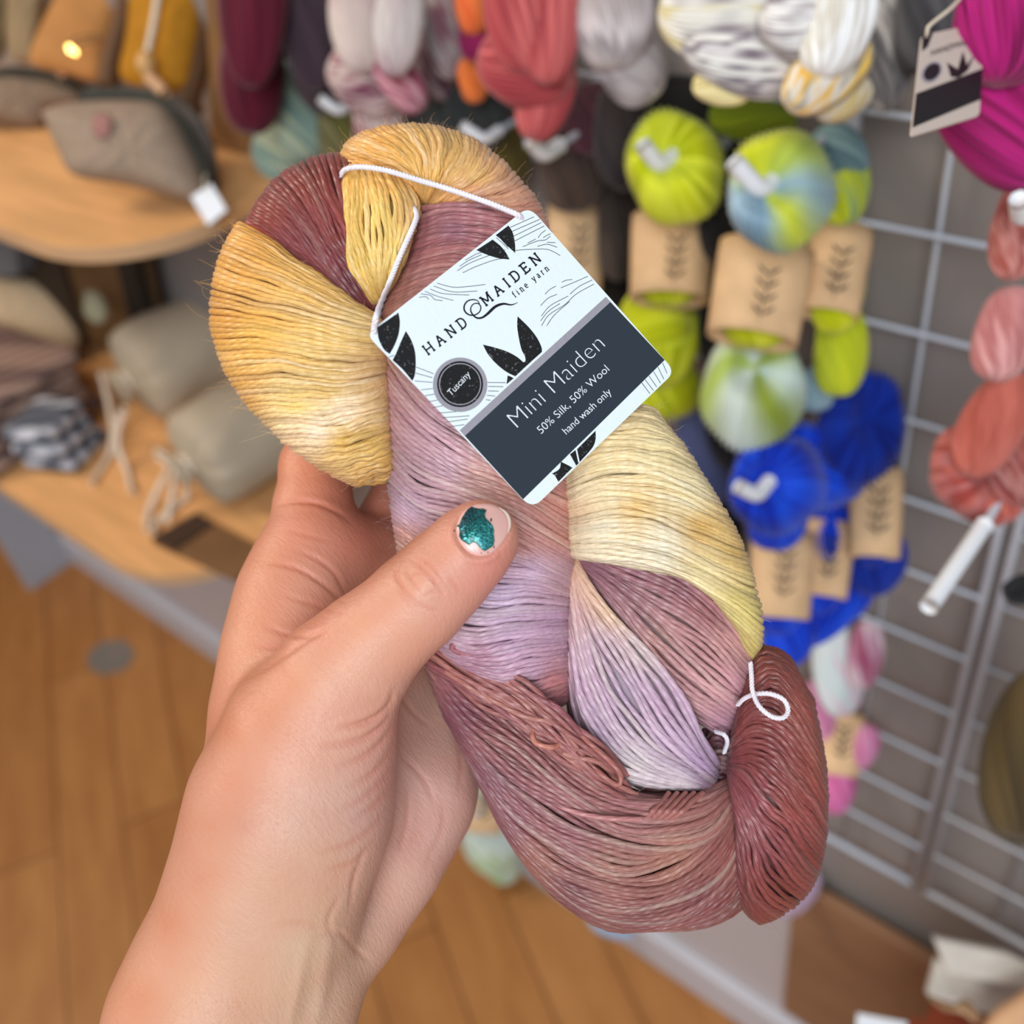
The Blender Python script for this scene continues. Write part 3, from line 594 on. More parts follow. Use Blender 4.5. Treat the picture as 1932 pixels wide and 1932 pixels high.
# rolled linen drawstring bags
def roll(front, rad, length, label, strings, seed):
    df = (H-LZ)/(-ray(*front)[2]+rad*1.03/F); A = P(*front, df); B = A+np.array([.02, length, 0]); ax = B-A; Ln = np.linalg.norm(ax); ax /= Ln
    r = thing('linen_bag', label, 'drawstring bag', A, 'rolled linen drawstring bags on the lower shelf')
    e1 = np.cross(ax, [0, 0, 1.]); e1 /= np.linalg.norm(e1); e2 = np.cross(ax, e1); rr = rad*df/F; g = np.random.default_rng(seed); ph = g.uniform(0, 6, 4)
    prof = [(-.055, .30), (-.045, .34), (-.02, .20), (-.01, .16), (.004, .22), (.012, .45), (.02, .70), (.035, .90), (.06, 1.0), (.12, 1.03)] + [(x, 1.03) for x in np.linspace(.2, .9, 8)] + [(.95, .97), (.985, .8), (1.0, .5), (1.0, .02)]
    n = 72; V = []; f = []
    for (t, q) in prof:
        z = t*rr*4.5 if t < .13 else rr*.54+(t-.12)/.88*(Ln-rr*.54)
        for k in range(n):
            p = 2*math.pi*k/n; gath = math.exp(-max(t, 0)/.03)
            w_ = q*(1+gath*.14*math.sin(11*p+ph[0])+gath*.08*math.sin(17*p+ph[1])+.02*math.sin(3*p+5*t+ph[2])+.012*math.sin(7*p+9*t))
            V.append(A+ax*z+rr*w_*(math.cos(p)*e1+math.sin(p)*e2*.93))
    for i in range(len(prof)-1):
        for k in range(n): f.append((i*n+k, i*n+(k+1) % n, (i+1)*n+(k+1) % n, (i+1)*n+k))
    f.append(tuple(range(n))); f.append(tuple(range((len(prof)-1)*n, len(prof)*n)))
    o = mesh_obj('bag_body', V, f, M_LINEN, smooth=True); bm = bmesh.new(); bm.from_mesh(o.data); bmesh.ops.recalc_face_normals(bm, faces=bm.faces); bm.to_mesh(o.data); bm.free(); adopt(o, r)
    ring = [A+ax*(-.012*rr*4.5)+rr*.20*(math.cos(p)*e1+math.sin(p)*e2) for p in np.linspace(0, 2*math.pi, 20)]
    tube('tied_cord', ring, .004, M_KNOT, r, n=30)
    for s_ in strings: tube('string', [S(x, y, LZ+.006+.07*max(0, 1-i/1.7)) for i, (x, y) in enumerate(s_)], .0036, M_KNOT, r, n=24)
roll((244, 720), 100, .15, 'grey linen drawstring bag lying behind, nearer the checked cloths', [[(232, 770), (215, 810), (205, 860), (172, 912)], [(236, 775), (222, 830), (240, 890), (250, 930)], [(190, 700), (205, 760), (214, 820), (222, 862)]], 1)
roll((356, 878), 104, .20, 'grey linen drawstring bag lying in front, at the rounded end of the shelf', [[(330, 870), (310, 900), (282, 960), (276, 1000)], [(334, 872), (352, 900), (350, 940), (300, 980), (288, 1004)], [(326, 868), (300, 850), (296, 860), (322, 880)], [(332, 880), (326, 930), (316, 985)]], 2)
# brown tile on the shelf
q = [S(x, y, LZ+.012) for x, y in [(284, 1016), (372, 968), (500, 1034), (448, 1090)]]
t = thing('wallet', 'flat dark brown leather wallet lying at the rounded end of the lower shelf', 'wallet', S(380, 1030, LZ))
adopt(slab('cover', q, np.array([0, 0, -.011]), plain('umber_leather', (120, 86, 54), .6, .3, .12, 20), bevel=.002), t)
q = [S(x, y, LZ+.016) for x, y in [(284, 1014), (372, 966), (404, 984), (326, 1036)]]
adopt(slab('flap', q, np.array([0, 0, -.0045]), plain('dark_leather', (66, 46, 34), .6, .3, .12, 20), bevel=.001), t)

# crate with white packets at the lower right corner
CZ = .60
cq = [S(x, y, CZ) for x, y in [(1722, 1850), (2060, 1700)]]
c0 = S(1712, 1985, CZ); M_RED = plain('red_brown_wood', (128, 58, 36), .5, .3, .15, 12)
t = thing('wooden_stand', 'red brown wooden stand with a corner post at the lower right corner', 'stand', (c0[0]+.12, c0[1]+.1, 0))
pz = S(1722, 1960, CZ)
box('corner_post', (pz[0], pz[1]+.0, (CZ+.03)/2), (.012, .012, CZ+.03), M_RED, t)
box('tray', (pz[0]+.15, pz[1]-.0, CZ-.03), (.30, .16, .012), M_RED, t)
box('back_panel', (pz[0]+.15, pz[1]+.074, CZ/2-.02), (.29, .01, CZ-.06), M_RED, t)
for k, (ql, lb) in enumerate([([(1764, 1770), (1905, 1800), (1960, 1830), (1960, 1872), (1790, 1836)], 'white paper packet, topmost in the wooden stand'), ([(1770, 1812), (1940, 1856), (1960, 1900), (1930, 1935), (1752, 1880)], 'white paper packet under the topmost one in the wooden stand')]):
    d = depth(S(1850, 1850, CZ))-.03+.02*k
    o = slab('paper_packet', [P(x, y, d+(.0 if y < 1825 else -.012)) for x, y in ql[:4]]+[P(*ql[4], d-.012)], R@np.array([0, 0, -.01]), plain('ivory_paper%d' % k, (214, 208, 198), .8, .1, .06, 60), bevel=.0015)
    tag(o, lb, 'packet', 'white packets in the stand')
d = depth(S(1900, 1930, CZ))-.05
o = puff('kraft_box', [(1850, 1990), (1858, 1930), (1900, 1888), (1990, 1850), (2030, 1960), (1990, 2040)], d, .02, .02, plain('peach_kraft', (214, 168, 128), .7, .2, .08, 20)); tag(o, 'rounded peach kraft box at the lower right corner in front of the packets', 'box')
o = slab('paper_card', [P(x, y, d+.02) for x, y in [(1618, 1912), (1712, 1930), (1700, 1990), (1612, 1980)]], R@np.array([0, 0, -.0015]), M_WHITE); tag(o, 'white card corner at the bottom edge left of the wooden stand', 'card')
t2 = thing('twine_bundle', 'loose tan twine lying in the wooden stand below the packets', 'twine', P(1800, 1905, d+.03))
for k in range(5): tube('twine_strand', [P(1755+8*k, 1880+6*k, d+.02), P(1790+6*k, 1905, d+.012), P(1822+5*k, 1890+9*k, d+.018), P(1850+3*k, 1925, d+.02)], .0022, plain('twine%d' % k, (150+14*k, 120+12*k, 90+10*k), .9, .1, .1, 50), t2, n=16)
# ---------------------------------------------------------------- the held skein
def fiber_mat():
    m, nt, b = newmat('silk_wool_strands', .42, .5); L = nt.links
    a = nt.nodes.new('ShaderNodeAttribute'); a.attribute_name = 'Col'
    uv = nt.nodes.new('ShaderNodeUVMap'); sx = nt.nodes.new('ShaderNodeSeparateXYZ'); L.new(uv.outputs[0], sx.inputs[0])
    def mth(op, *v):
        n = nt.nodes.new('ShaderNodeMath'); n.operation = op
        for i, x in enumerate(v):
            if isinstance(x, (int, float)): n.inputs[i].default_value = x
            else: L.new(x, n.inputs[i])
        return n.outputs[0]
    ply = mth('SINE', mth('ADD', mth('MULTIPLY', sx.outputs['X'], 2*math.pi/.0034), mth('MULTIPLY', sx.outputs['Y'], 2*math.pi)))
    fine = mth('SINE', mth('ADD', mth('MULTIPLY', sx.outputs['X'], 2*math.pi/.0042), mth('MULTIPLY', sx.outputs['Y'], 2*math.pi*6)))
    hgt = mth('ADD', mth('MULTIPLY', ply, .22), mth('MULTIPLY', fine, .34))
    bp = nt.nodes.new('ShaderNodeBump'); bp.inputs['Strength'].default_value = .6; bp.inputs['Distance'].default_value = .00018
    L.new(hgt, bp.inputs['Height']); L.new(bp.outputs[0], b.inputs['Normal'])
    tc = nt.nodes.new('ShaderNodeTexCoord'); no = nt.nodes.new('ShaderNodeTexNoise'); no.inputs['Scale'].default_value = 900; no.inputs['Detail'].default_value = 3
    L.new(tc.outputs['Object'], no.inputs['Vector'])
    mx = nt.nodes.new('ShaderNodeMix'); mx.data_type = 'RGBA'; mx.blend_type = 'MULTIPLY'; mx.inputs[0].default_value = 1
    cr = nt.nodes.new('ShaderNodeMapRange'); cr.inputs['From Min'].default_value = .3; cr.inputs['From Max'].default_value = .7; cr.inputs['To Min'].default_value = .90; cr.inputs['To Max'].default_value = 1.07
    L.new(no.outputs[0], cr.inputs[0]); L.new(a.outputs['Color'], mx.inputs[6]); L.new(cr.outputs[0], mx.inputs[7]); L.new(mx.outputs[2], b.inputs['Base Color'])
    b.inputs['Sheen Weight'].default_value = .08; b.inputs['Sheen Roughness'].default_value = .4
    return m
M_STRAND = fiber_mat()
BASE = .292
def idw(px, py, anchors, p=3.2, soft=12):
    A = np.array([[a[0], a[1]] for a in anchors], float); Cc = np.stack([lin(a[2]) for a in anchors])
    d = np.sqrt((px[..., None]-A[:, 0])**2+(py[..., None]-A[:, 1])**2)+soft
    w_ = d**-p; w_ /= w_.sum(-1, keepdims=True); return w_@Cc
FUZZ_AT = []
def lobe(label, keys, h, hb, z0, anchors, round0=True, round1=True, spacing=1.42, rad=.00086, a=.62, vw=.5, jit=1.0, M=54, name='yarn_coil', parent=None, u0=0., u1=1., zt=(0, 0), ks=None, fz=1.0, pl=1.0, own=1.0):
    """one turn of the skein. keys: strands in order across the turn; every strand is a real closed loop, bulging h towards the viewer and hb away"""
    g = np.random.default_rng(len(label)*7+int(keys[0][0][0]))
    K = np.stack([catmull(k, 40) for k in keys])                # (nk,40,2)
    nk = len(keys)
    def surf(v):                                                 # catmull across the keys, v in 0..1
        v = np.clip(v, 0, 1)*(nk-1); i = np.minimum(v.astype(int), nk-2); t = (v-i)[:, None, None]
        if nk == 2: return K[0]*(1-t)+K[1]*t
        E_ = np.concatenate([2*K[:1]-K[1:2], K, 2*K[-1:]-K[-2:-1]])
        p0, p1, p2, p3 = E_[i], E_[i+1], E_[i+2], E_[i+3]
        return .5*((2*p1)+(-p0+p2)*t+(2*p0-5*p1+4*p2-p3)*t*t+(-p0+3*p1-3*p2+p3)*t**3)
    def fv(v):
        f_ = np.ones_like(v)
        if round0: f_ *= np.sqrt(np.clip(1-(1-np.minimum(v/vw, 1))**2, 0, 1))
        if round1: f_ *= np.sqrt(np.clip(1-(1-np.minimum((1-v)/vw, 1))**2, 0, 1))
        return f_
    vd = np.linspace(0, 1, 300); Sd = surf(vd)
    ln = 0
    for c_ in (8, 20, 32):
        q = np.concatenate([Sd[:, c_]*BASE/F, (h*fv(vd))[:, None]], -1); l = np.r_[0, np.cumsum(np.linalg.norm(np.diff(q, axis=0), axis=1))]
        if c_ == 20: lm = l
        ln = max(ln, l[-1])
    n = max(4, int(ln/(spacing*.001)))
    v = np.interp(np.linspace(0, lm[-1], n), lm, vd)
    v = v+g.normal(0, .12/n, n); v = np.clip(v, 0, 1)
    Sp = surf(v)                                                 # (n,40,2)
    t = np.linspace(0, 2*np.pi, M, endpoint=False); u = (1-np.cos(t))/2
    # more samples on the front half
    ui = u*39; i0 = np.minimum(ui.astype(int), 38); tt = (ui-i0)[None, :, None]
    XY = Sp[:, i0]*(1-tt)+Sp[:, i0+1]*tt                         # (n,M,2)
    lat = np.gradient(Sp, axis=0) if n > 1 else Sp*0+1
    lat = lat[:, i0]*(1-tt)+lat[:, i0+1]*tt; lat /= np.linalg.norm(lat, axis=-1, keepdims=True)+1e-9
    s = np.sin(t); sgn = np.sign(s); mag = np.abs(s)**a
    hv = fv(v)[:, None]
    lift = np.where(s > 0, h, hb*.9)*sgn*mag*hv+z0+zt[0]*(1-u)+zt[1]*u
    front = (s > -.05).astype(float)
    # wander: slow drift shared by neighbours and a little of each strand's own
    ph = g.uniform(0, 6.28, (n, 4)); uu = u[None]
    own_ = .9*np.sin(uu*7+ph[:, :1])+.6*np.sin(uu*15+ph[:, 1:2])+.35*np.sin(uu*31+ph[:, 2:3])
    vv = v[:, None]; q1, q2, q3 = g.uniform(0, 6.28, 3)
    grp = 3.2*np.sin(uu*6+vv*9+q1)+2.0*np.sin(uu*11-vv*21+q2)+1.2*np.sin(uu*23+vv*37+q3)
    ends = np.sin(np.pi*u)[None]**.6
    XY = XY+lat*((own_*1.1*own+grp)*jit*ends)[..., None]
    stack = g.normal(0, .00035, (n, 1))+.00030*np.sin(uu*9+ph[:, 3:4])
    d = BASE-lift-stack*front
    pts = Parr(XY[..., 0], XY[..., 1], d)
    la = Parr(XY[..., 0]+lat[..., 0]*4, XY[..., 1]+lat[..., 1]*4, d)-pts
    slub = 1+.10*np.sin(uu*13+ph[:, 1:2]*3)+.08*np.sin(uu*29+ph[:, 2:3]*2)+g.normal(0, .05, (n, 1))
    rr = rad*slub*np.ones((n, M))*(1+.28*np.abs(np.cos(t))[None]**5)
    colr = idw(XY[..., 0], XY[..., 1], anchors)
    # dye varies along every strand
    var = 1+g.normal(0, .055, (n, 1))+.07*np.sin(uu*5+ph[:, :1]*2)+.05*np.sin(uu*12+ph[:, 3:4])
    pale = np.clip(.5+.6*np.sin(uu*4.3+ph[:, 2:3]*1.7+vv*6), 0, 1)[..., None]*np.clip(g.normal(.06, .09, (n, 1, 1)), 0, .28)*pl
    colr = colr*var[..., None]; colr = colr*(1-pale)+lin((246, 236, 214))*pale*.9
    colr = np.clip(colr, 0, .95)
    V, f, c, uv = tubes(pts, rr, la, colr, sides=7, closed=True)
    # wadding of inner strands under the surface ones
    ins = .93; nb = min(n, 30); vb = np.linspace(0.02, .98, nb); Sb = surf(vb); hb2 = fv(vb)[:, None]
    XYb = Sb[:, i0]*(1-tt)+Sb[:, i0+1]*tt; cu = XYb.mean(1, keepdims=True); XYb = cu+(XYb-cu)*.975
    lb = (np.where(s > 0, h, hb*.9)*sgn*mag*hb2)*ins-.0008+z0+zt[0]*(1-u)+zt[1]*u
    Bp = Parr(XYb[..., 0], XYb[..., 1], BASE-lb).reshape(-1, 3)
    ib = np.arange(nb*M).reshape(nb, M)+len(V); nx = np.roll(ib, -1, 1)
    fb = np.stack([ib[:-1], nx[:-1], nx[1:], ib[1:]], -1).reshape(-1, 4)
    cb = np.clip(idw(XYb[..., 0], XYb[..., 1], anchors)*.66, 0, 1).reshape(-1, 3)  # inner strands darkened, painting in the shade of the crevices
    o = mesh_obj(name, np.vstack([V, Bp]), np.vstack([f, fb]), M_STRAND, cols=np.vstack([c, cb]), uvs=np.vstack([uv, np.zeros((len(Bp), 2))]))
    o['label'] = label
    fr = np.where(s > -.15)[0]
    FUZZ_AT.append((pts[:, fr], colr[:, fr], fz))
    return adopt(o, parent)

SK = thing('yarn_skein', 'hand-dyed twisted skein in gold, mauve, lavender and brick, held up in front', 'yarn skein', P(980, 980, .285))
GOLD = [(450, 470, (217, 156, 70)), (430, 600, (213, 151, 66)), (600, 560, (225, 178, 97)), (680, 610, (223, 187, 117)), (480, 640, (223, 171, 80)), (600, 660, (228, 187, 108)), (690, 700, (217, 172, 112)), (460, 730, (215, 160, 80)), (620, 730, (223, 180, 94)),
        (560, 760, (228, 191, 108)), (650, 775, (236, 209, 173)), (600, 810, (238, 212, 182)), (560, 800, (234, 201, 157)), (650, 830, (217, 171, 80)), (640, 880, (221, 181, 117)), (710, 905, (198, 152, 80)), (690, 850, (221, 178, 94))]
BRICK = [(500, 400, (132, 59, 51)), (580, 340, (128, 58, 51)), (640, 310, (119, 52, 48)), (620, 430, (132, 61, 58)), (560, 470, (126, 63, 67)), (655, 540, (104, 52, 58)), (600, 500, (121, 59, 63))]
YEL = [(670, 330, (223, 171, 84)), (740, 340, (227, 174, 93)), (660, 400, (217, 176, 88)), (720, 420, (232, 196, 111)), (770, 400, (217, 173, 103)), (680, 500, (217, 180, 88)), (740, 470, (230, 194, 107)), (710, 555, (198, 157, 71))]
TOPG = [(665, 270, (220, 164, 92)), (720, 262, (222, 164, 84)), (790, 255, (206, 159, 86)), (780, 330, (224, 174, 92)), (850, 280, (204, 160, 92)), (830, 330, (218, 168, 84)), (900, 330, (222, 178, 109)), (930, 300, (214, 160, 114)), (960, 360, (212, 155, 123)), (1000, 400, (210, 147, 125)), (850, 370, (226, 168, 104)), (900, 375, (206, 143, 113)), (1040, 460, (206, 149, 150))]
MAUVE = [(800, 410, (157, 99, 101)), (880, 400, (167, 106, 110)), (950, 420, (163, 103, 103)), (780, 480, (161, 101, 103)), (860, 440, (137, 87, 101)), (830, 500, (169, 106, 99)), (760, 540, (163, 106, 95)), (860, 470, (157, 93, 91)), (740, 590, (157, 103, 87)), (860, 540, (161, 103, 99)), (960, 480, (147, 91, 97))]
MID = [(730, 680, (171, 119, 106)), (760, 760, (173, 127, 127)), (730, 860, (171, 129, 131)), (830, 800, (182, 142, 154)), (850, 880, (190, 154, 167)), (770, 960, (177, 146, 165)), (780, 900, (180, 142, 150)), (900, 900, (194, 150, 140)), (960, 930, (198, 142, 129)), (1040, 960, (198, 136, 123)), (1050, 1010, (188, 129, 117)), (990, 1020, (200, 142, 132)), (770, 1020, (182, 134, 125)),
       (1000, 1080, (196, 165, 188)), (900, 1140, (202, 175, 196)), (1050, 1100, (190, 148, 159)), (950, 1130, (200, 177, 202)), (870, 1200, (196, 163, 177)), (1040, 1170, (180, 142, 167)), (960, 1210, (190, 157, 180)), (900, 1240, (167, 119, 136)), (1000, 1260, (188, 150, 169)), (1040, 1290, (184, 117, 117)), (880, 720, (171, 125, 132))]
PALEY = [(1180, 830, (223, 199, 148)), (1240, 850, (229, 208, 156)), (1140, 880, (221, 199, 150)), (1300, 930, (231, 214, 168)), (1150, 930, (229, 208, 166)), (1100, 960, (223, 194, 156)), (1200, 960, (223, 186, 117)), (1320, 1000, (216, 173, 98)), (1140, 1000, (229, 217, 187)), (1250, 1030, (233, 221, 193)), (1380, 1040, (219, 182, 110)), (1180, 1045, (231, 214, 180)), (1330, 1080, (229, 208, 154)), (1400, 1150, (227, 206, 128)), (1415, 1220, (223, 197, 116)), (1100, 920, (227, 208, 168))]
DKM = [(1100, 1055, (134, 92, 104)), (1180, 1080, (146, 98, 106)), (1280, 1100, (150, 100, 108)), (1200, 1150, (160, 114, 118)), (1330, 1150, (164, 108, 110)), (1280, 1230, (182, 134, 134)), (1380, 1220, (196, 144, 140)), (1340, 1300, (204, 154, 154)), (1400, 1300, (200, 148, 156)), (1370, 1370, (180, 132, 148)), (1240, 1210, (176, 128, 122))]
LAV = [(1085, 1060, (207, 167, 141)), (1120, 1120, (211, 173, 148)), (1160, 1150, (219, 184, 150)), (1080, 1160, (198, 157, 158)), (1130, 1220, (192, 161, 175)), (1210, 1220, (202, 179, 177)), (1090, 1290, (194, 159, 179)), (1180, 1300, (182, 152, 175)), (1260, 1330, (188, 154, 175)), (1120, 1400, (188, 159, 182)), (1200, 1440, (215, 200, 201)), (1260, 1400, (194, 165, 186)), (1320, 1440, (175, 146, 175)), (1280, 1480, (213, 196, 200)), (1340, 1480, (121, 96, 112))]
LOW = [(830, 1230, (142, 92, 97)), (900, 1290, (149, 97, 97)), (1000, 1340, (146, 88, 86)), (860, 1350, (122, 72, 83)), (950, 1400, (144, 90, 88)), (1050, 1420, (149, 92, 90)), (1130, 1460, (158, 104, 97)), (920, 1470, (128, 79, 88)), (1040, 1500, (152, 98, 101)), (1180, 1500, (156, 102, 101)), (960, 1560, (130, 79, 86)), (1080, 1580, (146, 93, 97)), (1200, 1560, (158, 107, 104)), (1330, 1500, (158, 104, 97)),
       (1020, 1620, (149, 97, 86)), (1150, 1640, (166, 118, 104)), (1260, 1620, (166, 111, 94)), (1080, 1690, (122, 70, 73)), (1200, 1730, (126, 74, 71)), (1320, 1700, (128, 70, 70)), (1380, 1600, (142, 81, 75)), (1400, 1720, (118, 60, 54)), (1180, 1680, (154, 97, 90))]
RED = [(1460, 1250, (127, 63, 55)), (1510, 1330, (140, 70, 60)), (1440, 1320, (121, 56, 55)), (1540, 1450, (143, 74, 63)), (1440, 1420, (131, 63, 62)), (1500, 1520, (142, 68, 62)), (1420, 1500, (140, 70, 74)), (1530, 1620, (127, 60, 53)), (1450, 1600, (137, 67, 69)), (1400, 1560, (143, 75, 79)), (1480, 1690, (135, 65, 55)), (1420, 1700, (125, 60, 56))]
mm = .001
# gold turn at the left
lobe('gold and cream turn at the left', [
 [(452, 424), (520, 458), (590, 508), (650, 556), (706, 596)],
 [(425, 470), (500, 500), (580, 540), (650, 580), (716, 606)],
 [(404, 540), (480, 560), (580, 590), (660, 608), (722, 622)],
 [(402, 610), (480, 616), (580, 636), (660, 648), (726, 652)],
 [(424, 690), (500, 686), (590, 694), (670, 698), (728, 690)],
 [(462, 752), (530, 748), (610, 750), (680, 744), (730, 730)],
 [(510, 802), (570, 800), (640, 800), (690, 790), (732, 776)],
 [(560, 850), (610, 852), (660, 848), (700, 838), (736, 822)],
 [(620, 888), (660, 886), (695, 880), (720, 872), (740, 862)],
 [(668, 912), (695, 912), (715, 910), (730, 906), (744, 896)]], 19*mm, 16*mm, 4*mm, GOLD, parent=SK, zt=(-2*mm, 3*mm), vw=.42)
# brick turn tucked under the gold
lobe('burgundy brick turn at the upper left', [
 [(462, 432), (500, 444), (560, 490), (640, 560), (690, 610)],
 [(484, 392), (520, 414), (580, 480), (650, 560), (696, 606)],
 [(512, 350), (548, 386), (600, 460), (660, 545), (700, 600)],
 [(552, 318), (584, 360), (624, 440), (670, 530), (706, 592)],
 [(596, 300), (618, 350), (646, 430), (680, 520), (712, 586)],
 [(640, 294), (650, 340), (666, 420), (690, 510), (720, 580)],
 [(676, 300), (680, 350), (686, 430), (700, 510), (726, 575)]], 15*mm, 14*mm, -1*mm, BRICK, parent=SK, spacing=1.15, pl=.25, vw=.5, round1=False)
# yellow turn in the middle of the top
lobe('yellow turn wrapped by the tag string', [
 [(652, 318), (640, 370), (640, 440), (660, 510), (704, 574)],
 [(664, 314), (662, 370), (666, 440), (682, 510), (712, 568)],
 [(684, 316), (696, 370), (698, 440), (704, 510), (718, 562)],
 [(708, 322), (728, 370), (730, 440), (726, 510), (724, 556)],
 [(734, 332), (758, 374), (760, 430), (746, 495), (730, 548)],
 [(758, 342), (780, 380), (780, 420), (762, 480), (736, 540)],
 [(772, 352), (792, 386), (790, 416), (772, 470), (742, 530)]], 14*mm, 12*mm, 6*mm, YEL, parent=SK, vw=.45)
# arch over the top
lobe('golden arch over the top fading to pink', [
 [(640, 318), (690, 326), (740, 346), (770, 366), (792, 392)],
 [(648, 292), (690, 300), (744, 326), (776, 352), (796, 388)],
 [(664, 266), (704, 280), (756, 310), (784, 344), (798, 386)],
 [(704, 248), (738, 268), (776, 304), (794, 342), (800, 384)],
 [(760, 239), (782, 262), (800, 300), (804, 340), (802, 384)],
 [(820, 242), (832, 266), (832, 304), (820, 344), (804, 384)],
 [(880, 260), (880, 284), (866, 318), (838, 352), (806, 386)],
 [(930, 292), (920, 316), (894, 342), (850, 364), (808, 388)],
 [(970, 332), (950, 350), (910, 366), (856, 378), (810, 391)],
 [(1004, 372), (974, 380), (924, 386), (862, 390), (812, 396)],
 [(1024, 408), (990, 408), (930, 406), (870, 402), (814, 402)],
 [(1034, 440), (1000, 440), (940, 428), (874, 416), (816, 410)]], 15*mm, 14*mm, 1*mm, TOPG, parent=SK, spacing=1.0, vw=.3, round1=False)
# mauve part seen between the string and the card
lobe('mauve turn behind the card', [
 [(786, 398), (850, 388), (920, 392), (990, 412), (1012, 436)],
 [(782, 430), (840, 410), (910, 410), (990, 430), (1016, 470)],
 [(776, 460), (840, 438), (910, 440), (1000, 470), (1060, 540)],
 [(764, 496), (830, 470), (900, 470), (1010, 520), (1110, 610)],
 [(748, 530), (820, 502), (900, 510), (1030, 580), (1150, 690)],
 [(734, 566), (810, 536), (890, 550), (1030, 640), (1196, 756)],
 [(724, 604), (800, 580), (890, 600), (1010, 690), (1190, 760)]], 15*mm, 14*mm, 3*mm, MAUVE, parent=SK, pl=.5, vw=.5, round0=False, round1=False, spacing=1.6)
# the broad mauve and lavender turn under the thumb
lobe('broad mauve and lavender turn under the thumb', [
 [(726, 604), (780, 640), (880, 720), (980, 810), (1074, 880)],
 [(722, 640), (770, 700), (870, 790), (980, 870), (1080, 930)],
 [(719, 690), (766, 760), (860, 840), (970, 905), (1080, 966)],
 [(720, 750), (772, 820), (860, 884), (966, 930), (1080, 998)],
 [(724, 810), (780, 878), (870, 924), (966, 956), (1080, 1030)],
 [(730, 870), (790, 930), (880, 956), (970, 990), (1080, 1058)],
 [(738, 926), (800, 980), (890, 1000), (980, 1030), (1078, 1086)],
 [(746, 984), (810, 1034), (900, 1056), (990, 1070), (1076, 1108)],
 [(756, 1050), (820, 1100), (910, 1116), (990, 1118), (1074, 1134)],
 [(768, 1110), (830, 1160), (910, 1176), (990, 1168), (1072, 1164)],
 [(786, 1164), (850, 1210), (920, 1226), (1000, 1214), (1072, 1200)],
 [(812, 1206), (870, 1246), (940, 1266), (1010, 1256), (1072, 1240)],
 [(850, 1236), (900, 1276), (960, 1302), (1020, 1298), (1072, 1280)],
 [(900, 1262), (940, 1294), (990, 1324), (1034, 1334), (1072, 1318)]], 22*mm, 18*mm, 0*mm, MID, parent=SK, vw=.3, round0=False)
# pale yellow turn at the right
lobe('pale yellow turn at the right', [
 [(1120, 800), (1160, 780), (1200, 770), (1232, 776), (1250, 800)],
 [(1070, 858), (1120, 826), (1180, 812), (1240, 818), (1290, 848)],
 [(1066, 896), (1130, 862), (1200, 856), (1270, 874), (1330, 910)],
 [(1068, 930), (1140, 900), (1220, 902), (1300, 930), (1366, 968)],
 [(1070, 962), (1150, 940), (1230, 950), (1320, 984), (1392, 1016)],
 [(1070, 994), (1160, 982), (1250, 1000), (1340, 1040), (1410, 1066)],
 [(1072, 1020), (1160, 1020), (1260, 1040), (1356, 1082), (1424, 1116)],
 [(1074, 1038), (1166, 1050), (1270, 1068), (1370, 1120), (1434, 1166)],
 [(1080, 1046), (1180, 1062), (1290, 1086), (1376, 1150), (1432, 1212)],
 [(1090, 1050), (1200, 1070), (1320, 1100), (1376, 1170), (1416, 1246)]], 19*mm, 18*mm, 3*mm, PALEY, parent=SK, vw=.3, round1=True, zt=(0, 2*mm))
# dark mauve turn below it
lobe('dark mauve to pink turn under the pale yellow one', [
 [(1080, 1040), (1180, 1052), (1290, 1080), (1370, 1160), (1424, 1240)],
 [(1082, 1042), (1180, 1076), (1280, 1120), (1360, 1190), (1426, 1270)],
 [(1084, 1046), (1176, 1098), (1266, 1156), (1350, 1220), (1424, 1300)],
 [(1086, 1050), (1170, 1116), (1250, 1190), (1330, 1256), (1414, 1330)],
 [(1090, 1056), (1160, 1130), (1236, 1216), (1316, 1290), (1400, 1352)],
 [(1094, 1062), (1154, 1144), (1226, 1236), (1306, 1320), (1386, 1370)],
 [(1098, 1070), (1150, 1156), (1220, 1254), (1300, 1346), (1366, 1386)]], 16*mm, 14*mm, -2*mm, DKM, parent=SK, pl=.5, vw=.4, round0=False)
# lavender fan
lobe('lavender fan between the seams', [
 [(1078, 1046), (1120, 1110), (1190, 1190), (1280, 1310), (1352, 1440)],
 [(1076, 1050), (1112, 1130), (1176, 1220), (1262, 1350), (1350, 1462)],
 [(1076, 1056), (1104, 1160), (1156, 1260), (1246, 1390), (1348, 1476)],
 [(1076, 1064), (1094, 1190), (1132, 1300), (1222, 1420), (1346, 1484)],
 [(1074, 1074), (1086, 1220), (1112, 1336), (1196, 1444), (1342, 1488)],
 [(1074, 1090), (1080, 1250), (1098, 1360), (1170, 1456), (1338, 1490)],
 [(1072, 1110), (1072, 1290), (1090, 1390), (1150, 1464), (1330, 1494)]], 16*mm, 14*mm, -2*mm, LAV, parent=SK, vw=.5, round1=True, round0=False, spacing=1.7, rad=.00090, jit=1.3)
